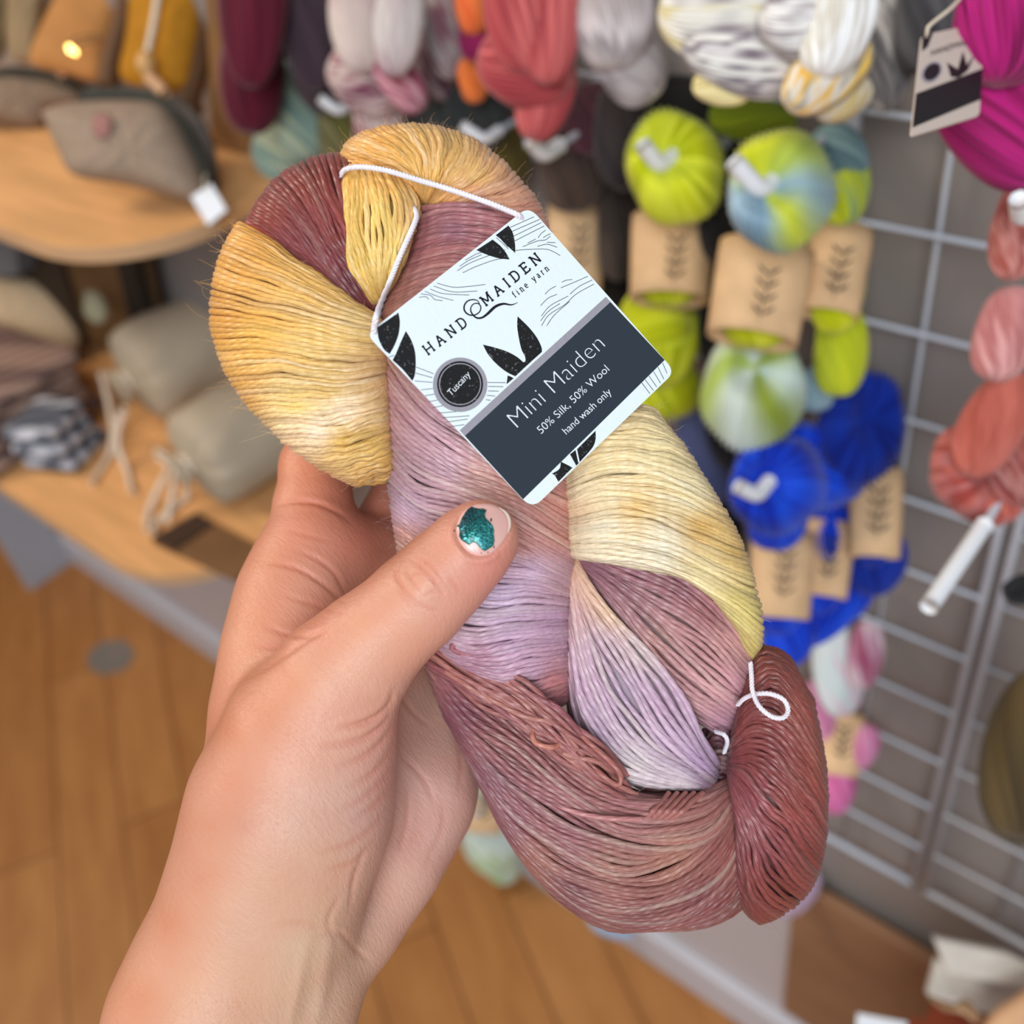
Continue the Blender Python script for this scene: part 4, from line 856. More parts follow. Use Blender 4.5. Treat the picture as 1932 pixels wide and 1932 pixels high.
# the loose brick loop round the bottom
lobe('loose dusty brick loop round the bottom', [
 [(812, 1196), (900, 1250), (1010, 1310), (1100, 1390), (1180, 1480), (1290, 1496), (1388, 1470)],
 [(800, 1210), (890, 1276), (1000, 1340), (1090, 1420), (1180, 1500), (1300, 1510), (1390, 1476)],
 [(800, 1230), (880, 1310), (980, 1380), (1070, 1460), (1180, 1530), (1310, 1530), (1390, 1482)],
 [(808, 1262), (876, 1350), (960, 1420), (1056, 1500), (1180, 1566), (1320, 1556), (1394, 1488)],
 [(822, 1300), (886, 1400), (960, 1480), (1056, 1550), (1190, 1606), (1334, 1580), (1396, 1496)],
 [(842, 1350), (904, 1450), (970, 1540), (1066, 1606), (1204, 1640), (1336, 1578), (1396, 1500)],
 [(868, 1400), (924, 1500), (990, 1590), (1086, 1656), (1226, 1680), (1350, 1612), (1400, 1516)],
 [(896, 1450), (944, 1550), (1010, 1630), (1110, 1700), (1252, 1714), (1366, 1650), (1408, 1540)],
 [(922, 1500), (966, 1590), (1032, 1666), (1136, 1732), (1274, 1740), (1380, 1684), (1416, 1572)],
 [(946, 1545), (990, 1622), (1054, 1694), (1160, 1756), (1294, 1757), (1396, 1714), (1426, 1620)]], 19*mm, 17*mm, -2*mm, LOW, parent=SK, vw=.35, own=1.15, spacing=1.32, jit=2.3, M=64, rad=.00086)
# red turn at the lower right
lobe('brick red turn at the lower right', [
 [(1400, 1310), (1420, 1250), (1446, 1222), (1490, 1250), (1530, 1320)],
 [(1392, 1350), (1424, 1290), (1462, 1270), (1516, 1330), (1548, 1410)],
 [(1384, 1390), (1424, 1340), (1470, 1340), (1526, 1410), (1556, 1480)],
 [(1380, 1420), (1420, 1400), (1472, 1420), (1524, 1490), (1556, 1550)],
 [(1378, 1440), (1416, 1450), (1466, 1500), (1512, 1560), (1550, 1610)],
 [(1378, 1454), (1408, 1500), (1452, 1570), (1496, 1630), (1534, 1662)],
 [(1378, 1464), (1402, 1540), (1436, 1630), (1474, 1680), (1504, 1700)],
 [(1380, 1476), (1394, 1570), (1414, 1660), (1444, 1706), (1470, 1724)],
 [(1384, 1490), (1386, 1590), (1392, 1680), (1412, 1720), (1434, 1738)]], 19*mm, 17*mm, 0*mm, RED, parent=SK, vw=.3, pl=.25, own=1.6, jit=1.3)
# inner knot of dark strands between the fan and the red turn
lobe('dark knot of strands in the gap', [
 [(1330, 1380), (1360, 1370), (1400, 1390), (1404, 1440)],
 [(1336, 1420), (1350, 1400), (1390, 1420), (1400, 1480)],
 [(1340, 1470), (1356, 1450), (1380, 1460), (1398, 1500)],
 [(1336, 1500), (1356, 1490), (1380, 1494), (1404, 1520)]], 6*mm, 8*mm, -5*mm, [(1360, 1400, (120, 72, 80)), (1380, 1440, (110, 64, 72))], parent=SK, M=30)

# loose single strands lying over the lower loop
def loose(pts, lift, colr, r=.00078):
    L = [(x, y) for x, y in pts]; q = catmull(L, 40); n = len(q)
    lf = np.interp(np.linspace(0, 1, n), np.linspace(0, 1, len(lift)), lift)*mm
    p = Parr(q[:, 0], q[:, 1], BASE-lf)[None]
    T = np.gradient(p[0], axis=0); lat = np.cross(T, R@np.array([.1, .1, 1.]))[None]
    c = np.broadcast_to(lin(colr), (1, n, 3))
    v, f, c, uv = tubes(p, np.full((1, n), r), lat, c, sides=7)
    o = mesh_obj('loose_strand', v, f, M_STRAND, cols=c, uvs=uv); return adopt(o, SK)
g = np.random.default_rng(5)
for k in range(26):
    s0 = k/26; y0 = 1206+60*s0; x0 = 812+g.uniform(-8, 26)
    pts = [(x0+0, y0), (x0+70, y0+48+10*g.normal()), (x0+150, y0+92+10*g.normal()), (x0+225, y0+146+12*g.normal()), (x0+300, y0+214+12*g.normal()), (x0+360+20*g.normal(), y0+262+14*g.normal())]
    cc = [(168, 108, 104), (158, 98, 94), (178, 118, 108), (148, 86, 90)][k % 4]
    loose(pts, [9+3*g.random(), 15+2*g.random(), 17.5+2*g.random(), 17.5+2*g.random(), 15+3*g.random(), 8+3*g.random()], cc)
loose([(816, 1216), (800, 1204), (806, 1190), (826, 1196), (842, 1206), (856, 1196), (866, 1206), (852, 1222), (872, 1232), (930, 1250)], [10, 13, 15, 17, 19, 20, 21, 20, 20, 18, 16], (170, 104, 112))
loose([(1060, 1396), (1110, 1440), (1160, 1480), (1172, 1470), (1160, 1446), (1110, 1400), (1050, 1350)], [13, 16, 18, 19, 19, 17, 12], (168, 102, 92))
loose([(1010, 1370), (1004, 1386), (1012, 1402), (1040, 1410), (1060, 1402)], [17, 20, 21, 21, 18], (196, 126, 108))
loose([(1030, 1500), (1060, 1522), (1100, 1536), (1150, 1544), (1210, 1546)], [16, 18, 19, 19, 17], (190, 128, 126))
for k in range(5): loose([(1262+16*k, 1496), (1250+14*k, 1512), (1232+14*k, 1530), (1216+12*k, 1546)], [9, 13, 16, 14], (172, 110, 102))
# white tie thread with its loop
M_THREAD = plain('white_tie_thread', (232, 226, 234), .8, .2, .08, 400)
def thread(name, pts, r, parent, mat=M_THREAD):
    """cord of three twisted yarns following points (px, py, lift)"""
    q = catmull([(x, y, l) for x, y, l in pts], 130); c = Parr(q[:, 0], q[:, 1], BASE-q[:, 2]*mm)
    T = np.gradient(c, axis=0); T /= np.linalg.norm(T, axis=1, keepdims=True); ref = R@np.array([.2, .1, 1.]); A = np.cross(T, ref); A /= np.linalg.norm(A, axis=1, keepdims=True); B = np.cross(T, A)
    s = np.r_[0, np.cumsum(np.linalg.norm(np.diff(c, axis=0), axis=1))]
    ps = []
    for k in range(3):
        th = s/.0028*2*np.pi+k*2.094; ps.append(c+r*.52*(np.cos(th)[:, None]*A+np.sin(th)[:, None]*B))
    ps = np.stack(ps); lat = np.stack([A]*3)
    v, f, _, uv = tubes(ps, np.full(ps.shape[:2], r*.62), lat, sides=7)
    o = mesh_obj(name, v, f, mat, uvs=uv); return adopt(o, parent)
thread('tie_thread', [(1416, 1250, 18), (1418, 1276, 20), (1420, 1304, 22), (1432, 1332, 24), (1456, 1352, 25), (1478, 1354, 25), (1487, 1340, 24), (1478, 1320, 23), (1452, 1309, 22), (1424, 1310, 20), (1404, 1318, 17), (1392, 1330, 13)], .00062, SK)
thread('tie_thread', [(1350, 1380, 6), (1366, 1386, 9), (1372, 1400, 8), (1366, 1420, 4)], .0006, SK)

# halo of fine fibres
allh = []
g = np.random.default_rng(11)
for pts, cl, fz in FUZZ_AT:
    n, m_, _ = pts.shape; kk = int(n*5.5*fz)
    for _ in range(kk):
        i = g.integers(n); j = g.integers(m_) if g.random() < .55 else (0 if g.random() < .5 else m_-1)
        allh.append((pts[i, j], pts[i, (j+1) % m_]-pts[i, j-1], cl[i, j]))
nh = len(allh); st = np.array([a[0] for a in allh]); tg = np.array([a[1] for a in allh]); tg /= np.linalg.norm(tg, axis=1, keepdims=True)+1e-9; hc = np.array([a[2] for a in allh])
cen = P(980, 980, BASE); out = st-cen; out -= 0; out /= np.linalg.norm(out, axis=1, keepdims=True)
outd = out*.5+g.normal(0, .55, (nh, 3))+(R@np.array([0, 0, 1.]))*.35; outd /= np.linalg.norm(outd, axis=1, keepdims=True)
L_ = g.uniform(.0015, .0052, (nh, 1)); sgn = np.sign(g.normal(0, 1, (nh, 1)))
crl = g.normal(0, .4, (nh, 3)); tt = np.linspace(0, 1, 6)[None, :, None]
pp = st[:, None]+L_[:, None]*(tt*(.55*outd+.75*sgn*tg)[:, None]+tt**2*crl[:, None]*.8+.15*np.sin(tt*7)*crl[:, None][:, :, [1, 2, 0]])
v, f, c, uv = tubes(pp, np.full((nh, 6), .000032)*np.linspace(1.1, .5, 6)[None], np.broadcast_to(np.cross(tg, out)[:, None]+.01, pp.shape), np.broadcast_to(np.clip(hc*1.25, 0, .95)[:, None], pp.shape), sides=3)
o = mesh_obj('fibre_halo', v, f, vcol_mat('loose_fibres', .8, .2, .5), cols=c); o['kind'] = 'stuff'; adopt(o, SK)
# ---------------------------------------------------------------- the card tag on its string
def card_plane(quad, dc):
    """corners L,T,R,B of a flat card seen in perspective -> world corners with mean depth dc"""
    r = [np.array([(x-CX)/F, (CY-y)/F, -1.]) for x, y in quad]
    A = np.stack([r[0], -r[1], r[2]], 1); k = np.linalg.solve(A, r[3]); d = np.array([k[0], k[1], k[2], 1.]); d *= dc/d.mean()
    return [O+R@(q*e) for q, e in zip(r, d)]
TQ = card_plane([(692, 629.6), (998, 389), (1274, 701), (1005, 960)], .2615)
cl_, ct_, cr_, cb_ = TQ; e_s = ct_-cl_; e_t = cb_-cl_; nrm = np.cross(e_s, e_t); nrm /= np.linalg.norm(nrm)
if nrm@(O-cl_) < 0: nrm = -nrm
def on_card(x, y, lift=0.):
    rr = ray(x, y); c0 = cl_+nrm*lift; k = ((c0-O)@nrm)/(rr@nrm); return O+rr*k
def zc(x, y): return 690+x/3.2746, 390+y/3.2746                # working frame of the card close-up
def card_mat(name, rgb, rough=.5, spec=.3, metallic=0., grain=.0, speck=None):
    m, nt, b = newmat(name, rough, spec); b.inputs['Metallic'].default_value = metallic; L = nt.links
    b.inputs['Base Color'].default_value = (*lin(rgb), 1)
    tc = nt.nodes.new('ShaderNodeTexCoord'); no = nt.nodes.new('ShaderNodeTexNoise'); no.inputs['Scale'].default_value = 700; no.inputs['Detail'].default_value = 4
    L.new(tc.outputs['Object'], no.inputs['Vector'])
    if grain:
        bp = nt.nodes.new('ShaderNodeBump'); bp.inputs['Strength'].default_value = grain; bp.inputs['Distance'].default_value = .0003; L.new(no.outputs[0], bp.inputs['Height']); L.new(bp.outputs[0], b.inputs['Normal'])
    if speck:
        no.inputs['Scale'].default_value = 1500
        cr = nt.nodes.new('ShaderNodeValToRGB'); cr.color_ramp.elements[0].position = .62; cr.color_ramp.elements[1].position = .72
        cr.color_ramp.elements[0].color = (*lin(rgb), 1); cr.color_ramp.elements[1].color = (*lin(speck), 1); L.new(no.outputs[0], cr.inputs[0]); L.new(cr.outputs[0], b.inputs['Base Color'])
    return m
K_WHITE = card_mat('white_card', (230, 241, 247), .6, .2, grain=.25)
K_NAVY = card_mat('slate_print', (44, 54, 64), .55, .3, grain=.1)
K_BLACK = card_mat('black_print', (22, 24, 26), .5, .3)
K_LEAF = card_mat('black_foil_leaf', (22, 23, 25), .45, .4, speck=(120, 122, 128))
K_SILV = card_mat('silver_foil', (176, 174, 184), .35, .5, .35, grain=.5)
K_TXT = card_mat('white_print', (228, 234, 238), .5, .3)
TAG = thing('swing_tag', 'square white and slate card tag tied to the held skein by a white string', 'label tag', cl_)
def card_poly(name, pts, lift, mat, zoomed=True):
    q = [zc(*p) if zoomed else p for p in pts]
    tri = tessellate_polygon([[Vector((x, y, 0)) for x, y in q]])
    V = [on_card(x, y, lift) for x, y in q]
    o = mesh_obj(name, V, [tuple(t) for t in tri], mat, smooth=False); return adopt(o, TAG)
def smooth_poly(pts, corners, n=8):
    """closed outline, rounded except at the listed corner indices"""
    segs = []; k = len(pts); cs = sorted(corners)
    for a, b in zip(cs, cs[1:]+[cs[0]+k]):
        seg = [pts[i % k] for i in range(a, b+1)]; c = catmull(seg, n*(len(seg)-1)+1) if len(seg) > 2 else np.array(seg, float); segs += [tuple(x) for x in c[:-1]]
    return segs
# card body with rounded corners and real thickness
def round_quad(c, rads):
    out = []
    for i in range(4):
        p = c[i]; a = c[i-1]-p; b = c[(i+1) % 4]-p; r_ = rads[i]
        pa = p+a/np.linalg.norm(a)*r_; pb = p+b/np.linalg.norm(b)*r_
        for t in np.linspace(0, 1, 9): out.append((1-t)**2*pa+2*t*(1-t)*p+t*t*pb)
    return out
mm = .001
outl = round_quad(TQ, [2.6*mm, 3.4*mm, 3.4*mm, 3.4*mm])
adopt(slab('card', outl, -nrm*.0006, K_WHITE, bevel=.00006), TAG)
# slate band, silver rule
card_poly('slate_band', [(612, 1416), (1512, 588), (1847, 947), (972, 1808)], .00004, K_NAVY)
card_poly('silver_rule', [(580, 1382), (1484, 556), (1512, 587), (611, 1416)], .00006, K_SILV)
# leaves
leaves = [
 ([(938, 677), (1005, 742), (1055, 805), (1085, 865), (1089, 897), (1010, 968), (925, 1048), (872, 1022), (812, 975), (758, 915), (724, 852), (790, 868), (868, 893), (930, 925), (974, 961), (986, 955), (984, 925), (962, 880), (946, 810), (936, 740)], [0, 4, 6, 10, 14]),
 ([(877, 1043), (892, 1048), (914, 1060), (870, 1097)], [0, 2, 3]),
 ([(882, 116), (908, 160), (922, 225), (924, 286), (884, 250), (840, 205), (803, 176)], [0, 3, 6]),
 ([(784, 203), (832, 242), (866, 284), (889, 326), (820, 318), (748, 296), (684, 268)], [0, 3, 6]),
 ([(72, 746), (202, 654), (211, 715), (202, 790), (178, 855), (148, 910), (112, 880), (80, 815)], [0, 1, 5]),
 ([(248, 768), (282, 826), (304, 895), (309, 970), (303, 1040), (288, 1076), (228, 1005), (166, 948), (188, 905), (216, 838)], [0, 5, 7]),
 ([(1420, 1384), (1420, 1438), (1398, 1492), (1322, 1578), (1312, 1556), (1304, 1500)], [0, 3, 5]),
 ([(1262, 1530), (1300, 1500), (1310, 1560), (1322, 1580), (1300, 1600), (1268, 1560)], [0, 1, 3, 4]),
 ([(1206, 1575), (1236, 1590), (1278, 1612), (1190, 1700), (1168, 1660), (1150, 1650), (1196, 1620)], [0, 2, 3, 5])]
for pts, cs in leaves: card_poly('printed_leaf', smooth_poly(pts, cs), .00006, K_LEAF)
# white gaps of the leaf pair at the lower edge
card_poly('leaf_vein', [(1248, 1532), (1262, 1530), (1300, 1598), (1284, 1606)], .00009, K_TXT); card_poly('leaf_vein', [(1296, 1502), (1306, 1500), (1322, 1578), (1314, 1584)], .00009, K_TXT)
# seal
def disc(name, cx, cy, r0, r1, lift, mat, n=64):
    V = []; f = []
    for k in range(n):
        a = 2*math.pi*k/n
        for r_ in (r0, r1): V.append(on_card(*zc(cx+r_*math.cos(a), cy+r_*math.sin(a)*1.0), lift))
    for k in range(n):
        j = (k+1) % n; f.append((2*k, 2*k+1, 2*j+1, 2*j))
    return adopt(mesh_obj(name, V, f, mat, smooth=False), TAG)
disc('seal_ring', 583, 1100, .1, 168, .00010, K_SILV); disc('seal_face', 583, 1096, .1, 142, .00014, K_LEAF); disc('seal_line', 583, 1096, 124, 130, .00018, K_SILV)
# hairlines of the engraved pattern
def stroke(paths, wpx, mat, name, lift=.00007, zoomed=True, smooth=True, taper=False):
    V = []; f = []
    for pl in paths:
        q = np.array([zc(*p) if zoomed else p for p in pl], float)
        n = 2 if len(q) == 2 else (6*(len(q)-1)+1 if smooth else len(q))
        c = catmull(q, n) if smooth else q
        T = np.gradient(c, axis=0); T /= np.linalg.norm(T, axis=1, keepdims=True)+1e-9; N = np.stack([-T[:, 1], T[:, 0]], 1)
        ww = np.interp(np.linspace(0, 1, len(c)), np.linspace(0, 1, len(wpx)), wpx) if hasattr(wpx, '__len__') else np.full(len(c), wpx)
        b = len(V)
        for s in (1, -1):
            for p, nn, w_ in zip(c, N, ww): V.append(on_card(p[0]+s*nn[0]*w_/2, p[1]+s*nn[1]*w_/2, lift))
        m_ = len(c)
        for i in range(m_-1): f.append((b+i, b+i+1, b+m_+i+1, b+m_+i))
    return adopt(mesh_obj(name, V, f, mat, smooth=False), TAG)
lines = [[(892, 128), (1040, 62)], [(905, 152), (1075, 78)], [(914, 182), (1085, 98)], [(920, 212), (1104, 118)], [(806, 190), (842, 222), (882, 262)], [(822, 184), (880, 250)],
 [(1065, 192), (1085, 165), (1112, 145)], [(1096, 192), (1118, 178), (1142, 166)], [(970, 247), (1060, 212), (1110, 205), (1140, 182)], [(1060, 245), (1120, 232), (1182, 250)], [(925, 270), (1000, 264), (1110, 262), (1160, 278), (1202, 302)], [(1120, 220), (1172, 222)], [(1000, 225), (1050, 200)],
 [(565, 396), (640, 350), (760, 302), (862, 266)], [(600, 408), (680, 370), (800, 328), (872, 318)], [(615, 330), (690, 290), (764, 272)], [(580, 368), (640, 330), (716, 296)],
 [(440, 472), (540, 497), (640, 492), (740, 480)], [(420, 490), (540, 526), (690, 521)], [(398, 508), (480, 537), (640, 546)], [(365, 522), (440, 552), (542, 579)], [(340, 538), (400, 548), (425, 572), (475, 581)], [(330, 560), (370, 556), (390, 572)],
 [(1080, 612), (1126, 566), (1182, 541)], [(1085, 676), (1140, 612), (1252, 551)], [(1086, 736), (1132, 668), (1230, 605), (1300, 540), (1410, 478)], [(1118, 736), (1165, 670), (1260, 585)], [(1108, 540), (1140, 510), (1176, 490)], [(1212, 466), (1240, 454), (1276, 450)], [(1206, 501), (1290, 466), (1372, 430)], [(1262, 540), (1320, 492), (1400, 452)], [(1080, 706), (1130, 645), (1200, 598)],
 [(310, 990), (420, 1032)], [(308, 1028), (412, 1056)], [(303, 1076), (412, 1086)], [(340, 1132), (424, 1122)], [(366, 1168), (436, 1156)], [(390, 1205), (456, 1192)], [(412, 1242), (492, 1226)], [(440, 1276), (560, 1266)], [(468, 1304), (640, 1292)], [(490, 1332), (630, 1312)], [(515, 1360), (610, 1346)],
 [(752, 1086), (866, 1087)], [(756, 1110), (850, 1112)], [(756, 1138), (822, 1140)], [(748, 1165), (800, 1170)], [(742, 1192), (772, 1196)],
 [(1706, 1088), (1756, 1155)], [(1726, 1068), (1778, 1136)], [(1750, 1045), (1798, 1114)], [(1778, 1018), (1822, 1090)], [(1806, 992), (1842, 1066)], [(1834, 964), (1862, 1030)], [(1704, 1086), (1722, 1110)],
 [(142, 930), (176, 918)]]
stroke(lines, 1.0, K_BLACK, 'engraved_lines')
# swirl under the brand lettering
sw = [(703, 600), (690, 580), (660, 574), (628, 584), (609, 612), (612, 645), (640, 668), (676, 668), (704, 648), (711, 618), (694, 598), (668, 600), (650, 622), (652, 652), (680, 684), (716, 686), (752, 662), (800, 618), (850, 600), (900, 606), (940, 592)]
stroke([sw], [1.4, 2.0, 2.4, 2.8, 3.0, 2.8, 2.4, 2.2, 2.2, 2.0, 2.0, 2.6, 3.2, 3.6, 4.4, 5.4, 5.2, 4.6, 3.4, 2.2, .7], K_BLACK, 'printed_swirl', .0001)
# slab serif lettering drawn stroke by stroke: glyph boxes are width x 1
GL = {'H': (.86, [[(.1, 0), (.1, 1)], [(.76, 0), (.76, 1)], [(.1, .5), (.76, .5)]], [(.1, 0), (.1, 1), (.76, 0), (.76, 1)]),
 'A': (.86, [[(.1, 0), (.43, 1)], [(.43, 1), (.76, 0)], [(.22, .36), (.64, .36)]], [(.1, 0), (.76, 0)]),
 'N': (.86, [[(.12, 0), (.12, 1)], [(.12, 1), (.74, 0)], [(.74, 0), (.74, 1)]], [(.12, 0), (.08, 1), (.74, 1)]),
 'D': (.80, [[(.12, 0), (.12, 1)], [(.12, 1), (.38, 1), (.6, .9), (.71, .65), (.71, .35), (.6, .1), (.38, 0), (.12, 0)]], [(.06, 0), (.06, 1)]),
 'M': (1.0, [[(.12, 0), (.12, 1)], [(.12, 1), (.5, .2)], [(.5, .2), (.88, 1)], [(.88, 0), (.88, 1)]], [(.12, 0), (.08, 1), (.92, 1), (.88, 0)]),
 'I': (.36, [[(.18, 0), (.18, 1)]], [(.18, 0), (.18, 1)]),
 'E': (.74, [[(.12, 0), (.12, 1)], [(.12, 1), (.62, 1)], [(.12, .5), (.5, .5)], [(.12, 0), (.66, 0)], [(.62, 1), (.62, .82)], [(.66, 0), (.66, .2)], [(.5, .4), (.5, .6)]], [(.06, 0), (.06, 1)]),
 'f': (.5, [[(.48, 1.28), (.4, 1.4), (.28, 1.3), (.24, 1.1), (.24, 0)], [(.05, .95), (.44, .95)]], [(.24, 0)]),
 'i': (.4, [[(.2, 0), (.2, .95)], [(.08, .95), (.2, .95)], [(.2, 1.3), (.2, 1.42)]], [(.2, 0)]),
 'n': (.8, [[(.15, 0), (.15, .95)], [(.15, .7), (.3, .92), (.48, .92), (.6, .75), (.6, 0)], [(.03, .95), (.15, .95)]], [(.15, 0), (.6, 0)]),
 'e': (.68, [[(.08, .52), (.58, .52), (.54, .8), (.34, .96), (.14, .8), (.07, .5), (.16, .14), (.36, .0), (.58, .12)]], []),
 'y': (.76, [[(.1, .95), (.38, .02)], [(.66, .95), (.38, .02), (.26, -.32), (.08, -.36)]], [(.12, .95), (.64, .95)]),
 'a': (.7, [[(.12, .8), (.3, .95), (.48, .85), (.52, .6), (.52, .1), (.64, 0)], [(.52, .56), (.24, .5), (.1, .26), (.24, .02), (.42, .08), (.52, .22)]], []),
 'r': (.58, [[(.17, 0), (.17, .95)], [(.17, .65), (.32, .9), (.52, .9)], [(.04, .95), (.17, .95)]], [(.17, 0)])}
def serif_word(word, p0, p1, hpx, wpx, name, sl=.13, gap=0.):
    p0 = np.array(zc(*p0)); p1 = np.array(zc(*p1)); e = p1-p0; Ln = np.linalg.norm(e); e /= Ln; upv = np.array([e[1], -e[0]])
    tot = sum(GL[c][0] if c != ' ' else .5 for c in word); gp = (Ln/hpx-tot)/max(1, len(word)-1); x = 0; thick = []
    for i, c in enumerate(word):
        if c != ' ':
            w_, st, sf = GL[c]
            for s in st:
                thick.append([tuple(p0+e*(x+a)*hpx+upv*b*hpx) for a, b in s])
            for a, b in sf: thick.append([tuple(p0+e*(x+a-sl)*hpx+upv*b*hpx), tuple(p0+e*(x+a+sl)*hpx+upv*b*hpx)])
            x += w_
        else: x += .5
        x += gp
    stroke([t for t in thick], wpx, K_BLACK, name, .0001, zoomed=False)
serif_word('HAND', (386, 916), (632, 728), 19, 3.0, 'printed_word')
serif_word('MAIDEN', (742, 614), (1088, 332), 19, 3.0, 'printed_word')
serif_word('fine yarn', (922, 562), (1136, 388), 8.4, 1.6, 'printed_word', .15)
# sans lettering
def sans(text, p0, p1, capz, mat, name, offset=0., shear=0., lift=.0001):
    cu = bpy.data.curves.new(name, 'FONT'); cu.body = text; cu.size = 1; cu.offset = offset; cu.shear = shear; cu.resolution_u = 4
    o = bpy.data.objects.new(name, cu); col.objects.link(o); bpy.context.view_layer.update()
    me = bpy.data.meshes.new_from_object(o.evaluated_get(bpy.context.evaluated_depsgraph_get())); bpy.data.objects.remove(o)
    n = len(me.vertices); co = np.empty(n*3, np.float32); me.vertices.foreach_get('co', co); co = co.reshape(-1, 3)
    x0, x1 = co[:, 0].min(), co[:, 0].max(); a = np.array(zc(*p0)); b = np.array(zc(*p1)); e = b-a; Ln = np.linalg.norm(e); e /= Ln; upv = np.array([e[1], -e[0]])
    V = [on_card(*(a+e*(c[0]-x0)/(x1-x0)*Ln+upv*c[1]/.73*capz/3.2746), lift) for c in co]
    me.vertices.foreach_set('co', np.array(V, np.float32).ravel()); me.materials.append(mat); me.update()
    oo = bpy.data.objects.new(name, me); col.objects.link(oo); return adopt(oo, TAG)
sans('Mini Maiden', (940, 1368), (1483, 862), 116, K_TXT, 'printed_word', -.022)
sans('50% Silk, 50% Wool', (1086, 1405), (1508, 1010), 52, K_TXT, 'printed_word', -.004)
sans('hand wash only', (1240, 1408), (1522, 1150), 48, K_TXT, 'printed_word', .0)
sans('Tuscany', (530, 1170), (652, 1038), 44, K_TXT, 'printed_word', .0, .12, .00022)
# string of the tag: round the yellow turn and down to both corners of the card
def lift_of(p): return (BASE-depth(p))*1000
lc = lift_of(on_card(708, 624)); tc_ = lift_of(on_card(980, 408))
thread('tag_string', [(706, 632, lc-.6), (706, 618, lc+.9), (712, 590, lc+1), (732, 540, 24), (752, 490, 24.5), (776, 436, 24), (786, 410, 22), (782, 394, 18), (770, 382, 12)], .00072, TAG)
thread('tag_string', [(644, 336, 10), (646, 326, 13.5), (656, 318, 16.5), (684, 315, 20.5), (730, 322, 22), (790, 340, 22.5), (850, 358, 23), (920, 382, 25), (960, 398, tc_+.5), (978, 406, tc_+.9), (984, 414, tc_-.6)], .00072, TAG)

# ---------------------------------------------------------------- card tag of the magenta skein
mq = card_plane([(1740, 66), (1858, 42), (1848, 218), (1719, 258)], depth(W(1790, 150, .215)))
mt = thing('swing_tag', 'white and black card tag hanging from the magenta skein', 'label tag', mq[0])
mn = np.cross(mq[1]-mq[0], mq[3]-mq[0]); mn /= np.linalg.norm(mn); mn = mn if mn@(O-mq[0]) > 0 else -mn
adopt(slab('card', round_quad(mq, [.003]*4), -mn*.0008, card_mat('ivory_card', (206, 190, 178), .6, .2)), mt)
def mc(s, t, l): return mq[0]*(1-s)*(1-t)+mq[1]*s*(1-t)+mq[2]*s*t+mq[3]*(1-s)*t+mn*l
def mpoly(name, st, mat, l=.0002):
    tri = tessellate_polygon([[Vector((a, b, 0)) for a, b in st]]); return adopt(mesh_obj(name, [mc(a, b, l) for a, b in st], [tuple(t) for t in tri], mat, smooth=False), mt)
mpoly('slate_band', [(.0, .60), (1, .52), (1, .84), (0, .92)], K_BLACK)
mpoly('printed_leaf', [(.5, .52), (.42, .36), (.60, .46), (.66, .28), (.74, .44), (.86, .34), (.76, .5), (.62, .55)], K_BLACK)
mpoly('printed_leaf', [(.0, .0), (.16, .0), (.10, .14), (.02, .18)], K_BLACK); mpoly('printed_leaf', [(.55, .0), (.72, .0), (.66, .08)], K_BLACK)
def mdisc(cx, cy, r, mat, l):
    mpoly('seal', [(cx+r*math.cos(a), cy+r*.7*math.sin(a)) for a in np.linspace(0, 2*math.pi, 25)[:-1]], mat, l)
mdisc(.2, .42, .15, K_SILV, .0002); mdisc(.2, .42, .12, K_BLACK, .0003)
def mtext(text, s0, t0, s1, t1, hgt, mat):
    cu = bpy.data.curves.new('printed_word', 'FONT'); cu.body = text; o = bpy.data.objects.new('w', cu); col.objects.link(o); bpy.context.view_layer.update()
    me = bpy.data.meshes.new_from_object(o.evaluated_get(bpy.context.evaluated_depsgraph_get())); bpy.data.objects.remove(o)
    co = np.array([v.co[:] for v in me.vertices]); x0, x1 = co[:, 0].min(), co[:, 0].max()
    for v in me.vertices:
        k = (v.co.x-x0)/(x1-x0); v.co = Vector(tuple(mc(s0+(s1-s0)*k, t0+(t1-t0)*k-hgt*v.co.y, .0003)))
    me.name = 'printed_word'; me.materials.append(mat); adopt((lambda o2: (col.objects.link(o2), o2)[1])(bpy.data.objects.new('printed_word', me)), mt)
mtext('HANDMAIDEN', .16, .25, .9, .20, .09, K_BLACK)
tube('tag_string', [mc(.04, .04, .001), P(1752, 50, depth(mq[0])+.0), P(1800, 10, depth(mq[0])+.01), P(1840, -40, depth(mq[0])+.03)], .0007, M_KNOT, mt, n=16)
# ---------------------------------------------------------------- the hand holding the skein
def cam3(x, y, d): return np.array([(x-CX)/F*d, (CY-y)/F*d, -d])
def px2m(r, d): return r*d/F
HD = []   # groups of rounded cones: (a, b, ra, rb, q) in camera space, q flattens in depth
def cone(p0, r0, p1, r1, q=1.0):
    a = cam3(*p0); b = cam3(*p1); return (a, b, px2m(r0, p0[2]), px2m(r1, p1[2]), q)
def chain(pts, q=1.0):
    return [cone(pts[i][:3], pts[i][3], pts[i+1][:3], pts[i+1][3], q) for i in range(len(pts)-1)]
palm = []
# forearm: two bones side by side
palm += chain([(352, 2080, .262, 178), (386, 1932, .266, 172), (440, 1820, .271, 166), (478, 1760, .275, 158)], 1.15)
palm += chain([(500, 2080, .272, 150), (522, 1932, .276, 134), (562, 1820, .280, 114), (588, 1770, .283, 104)], 1.1)
# heel of the thumb
palm += chain([(466, 1790, .272, 162), (506, 1660, .271, 172), (550, 1520, .269, 180), (588, 1400, .267, 158)], 1.0)
# heel of the little finger side
palm += chain([(600, 1790, .286, 92), (650, 1720, .292, 104), (716, 1610, .300, 112), (768, 1500, .309, 118), (796, 1400, .321, 118)], 1.1)
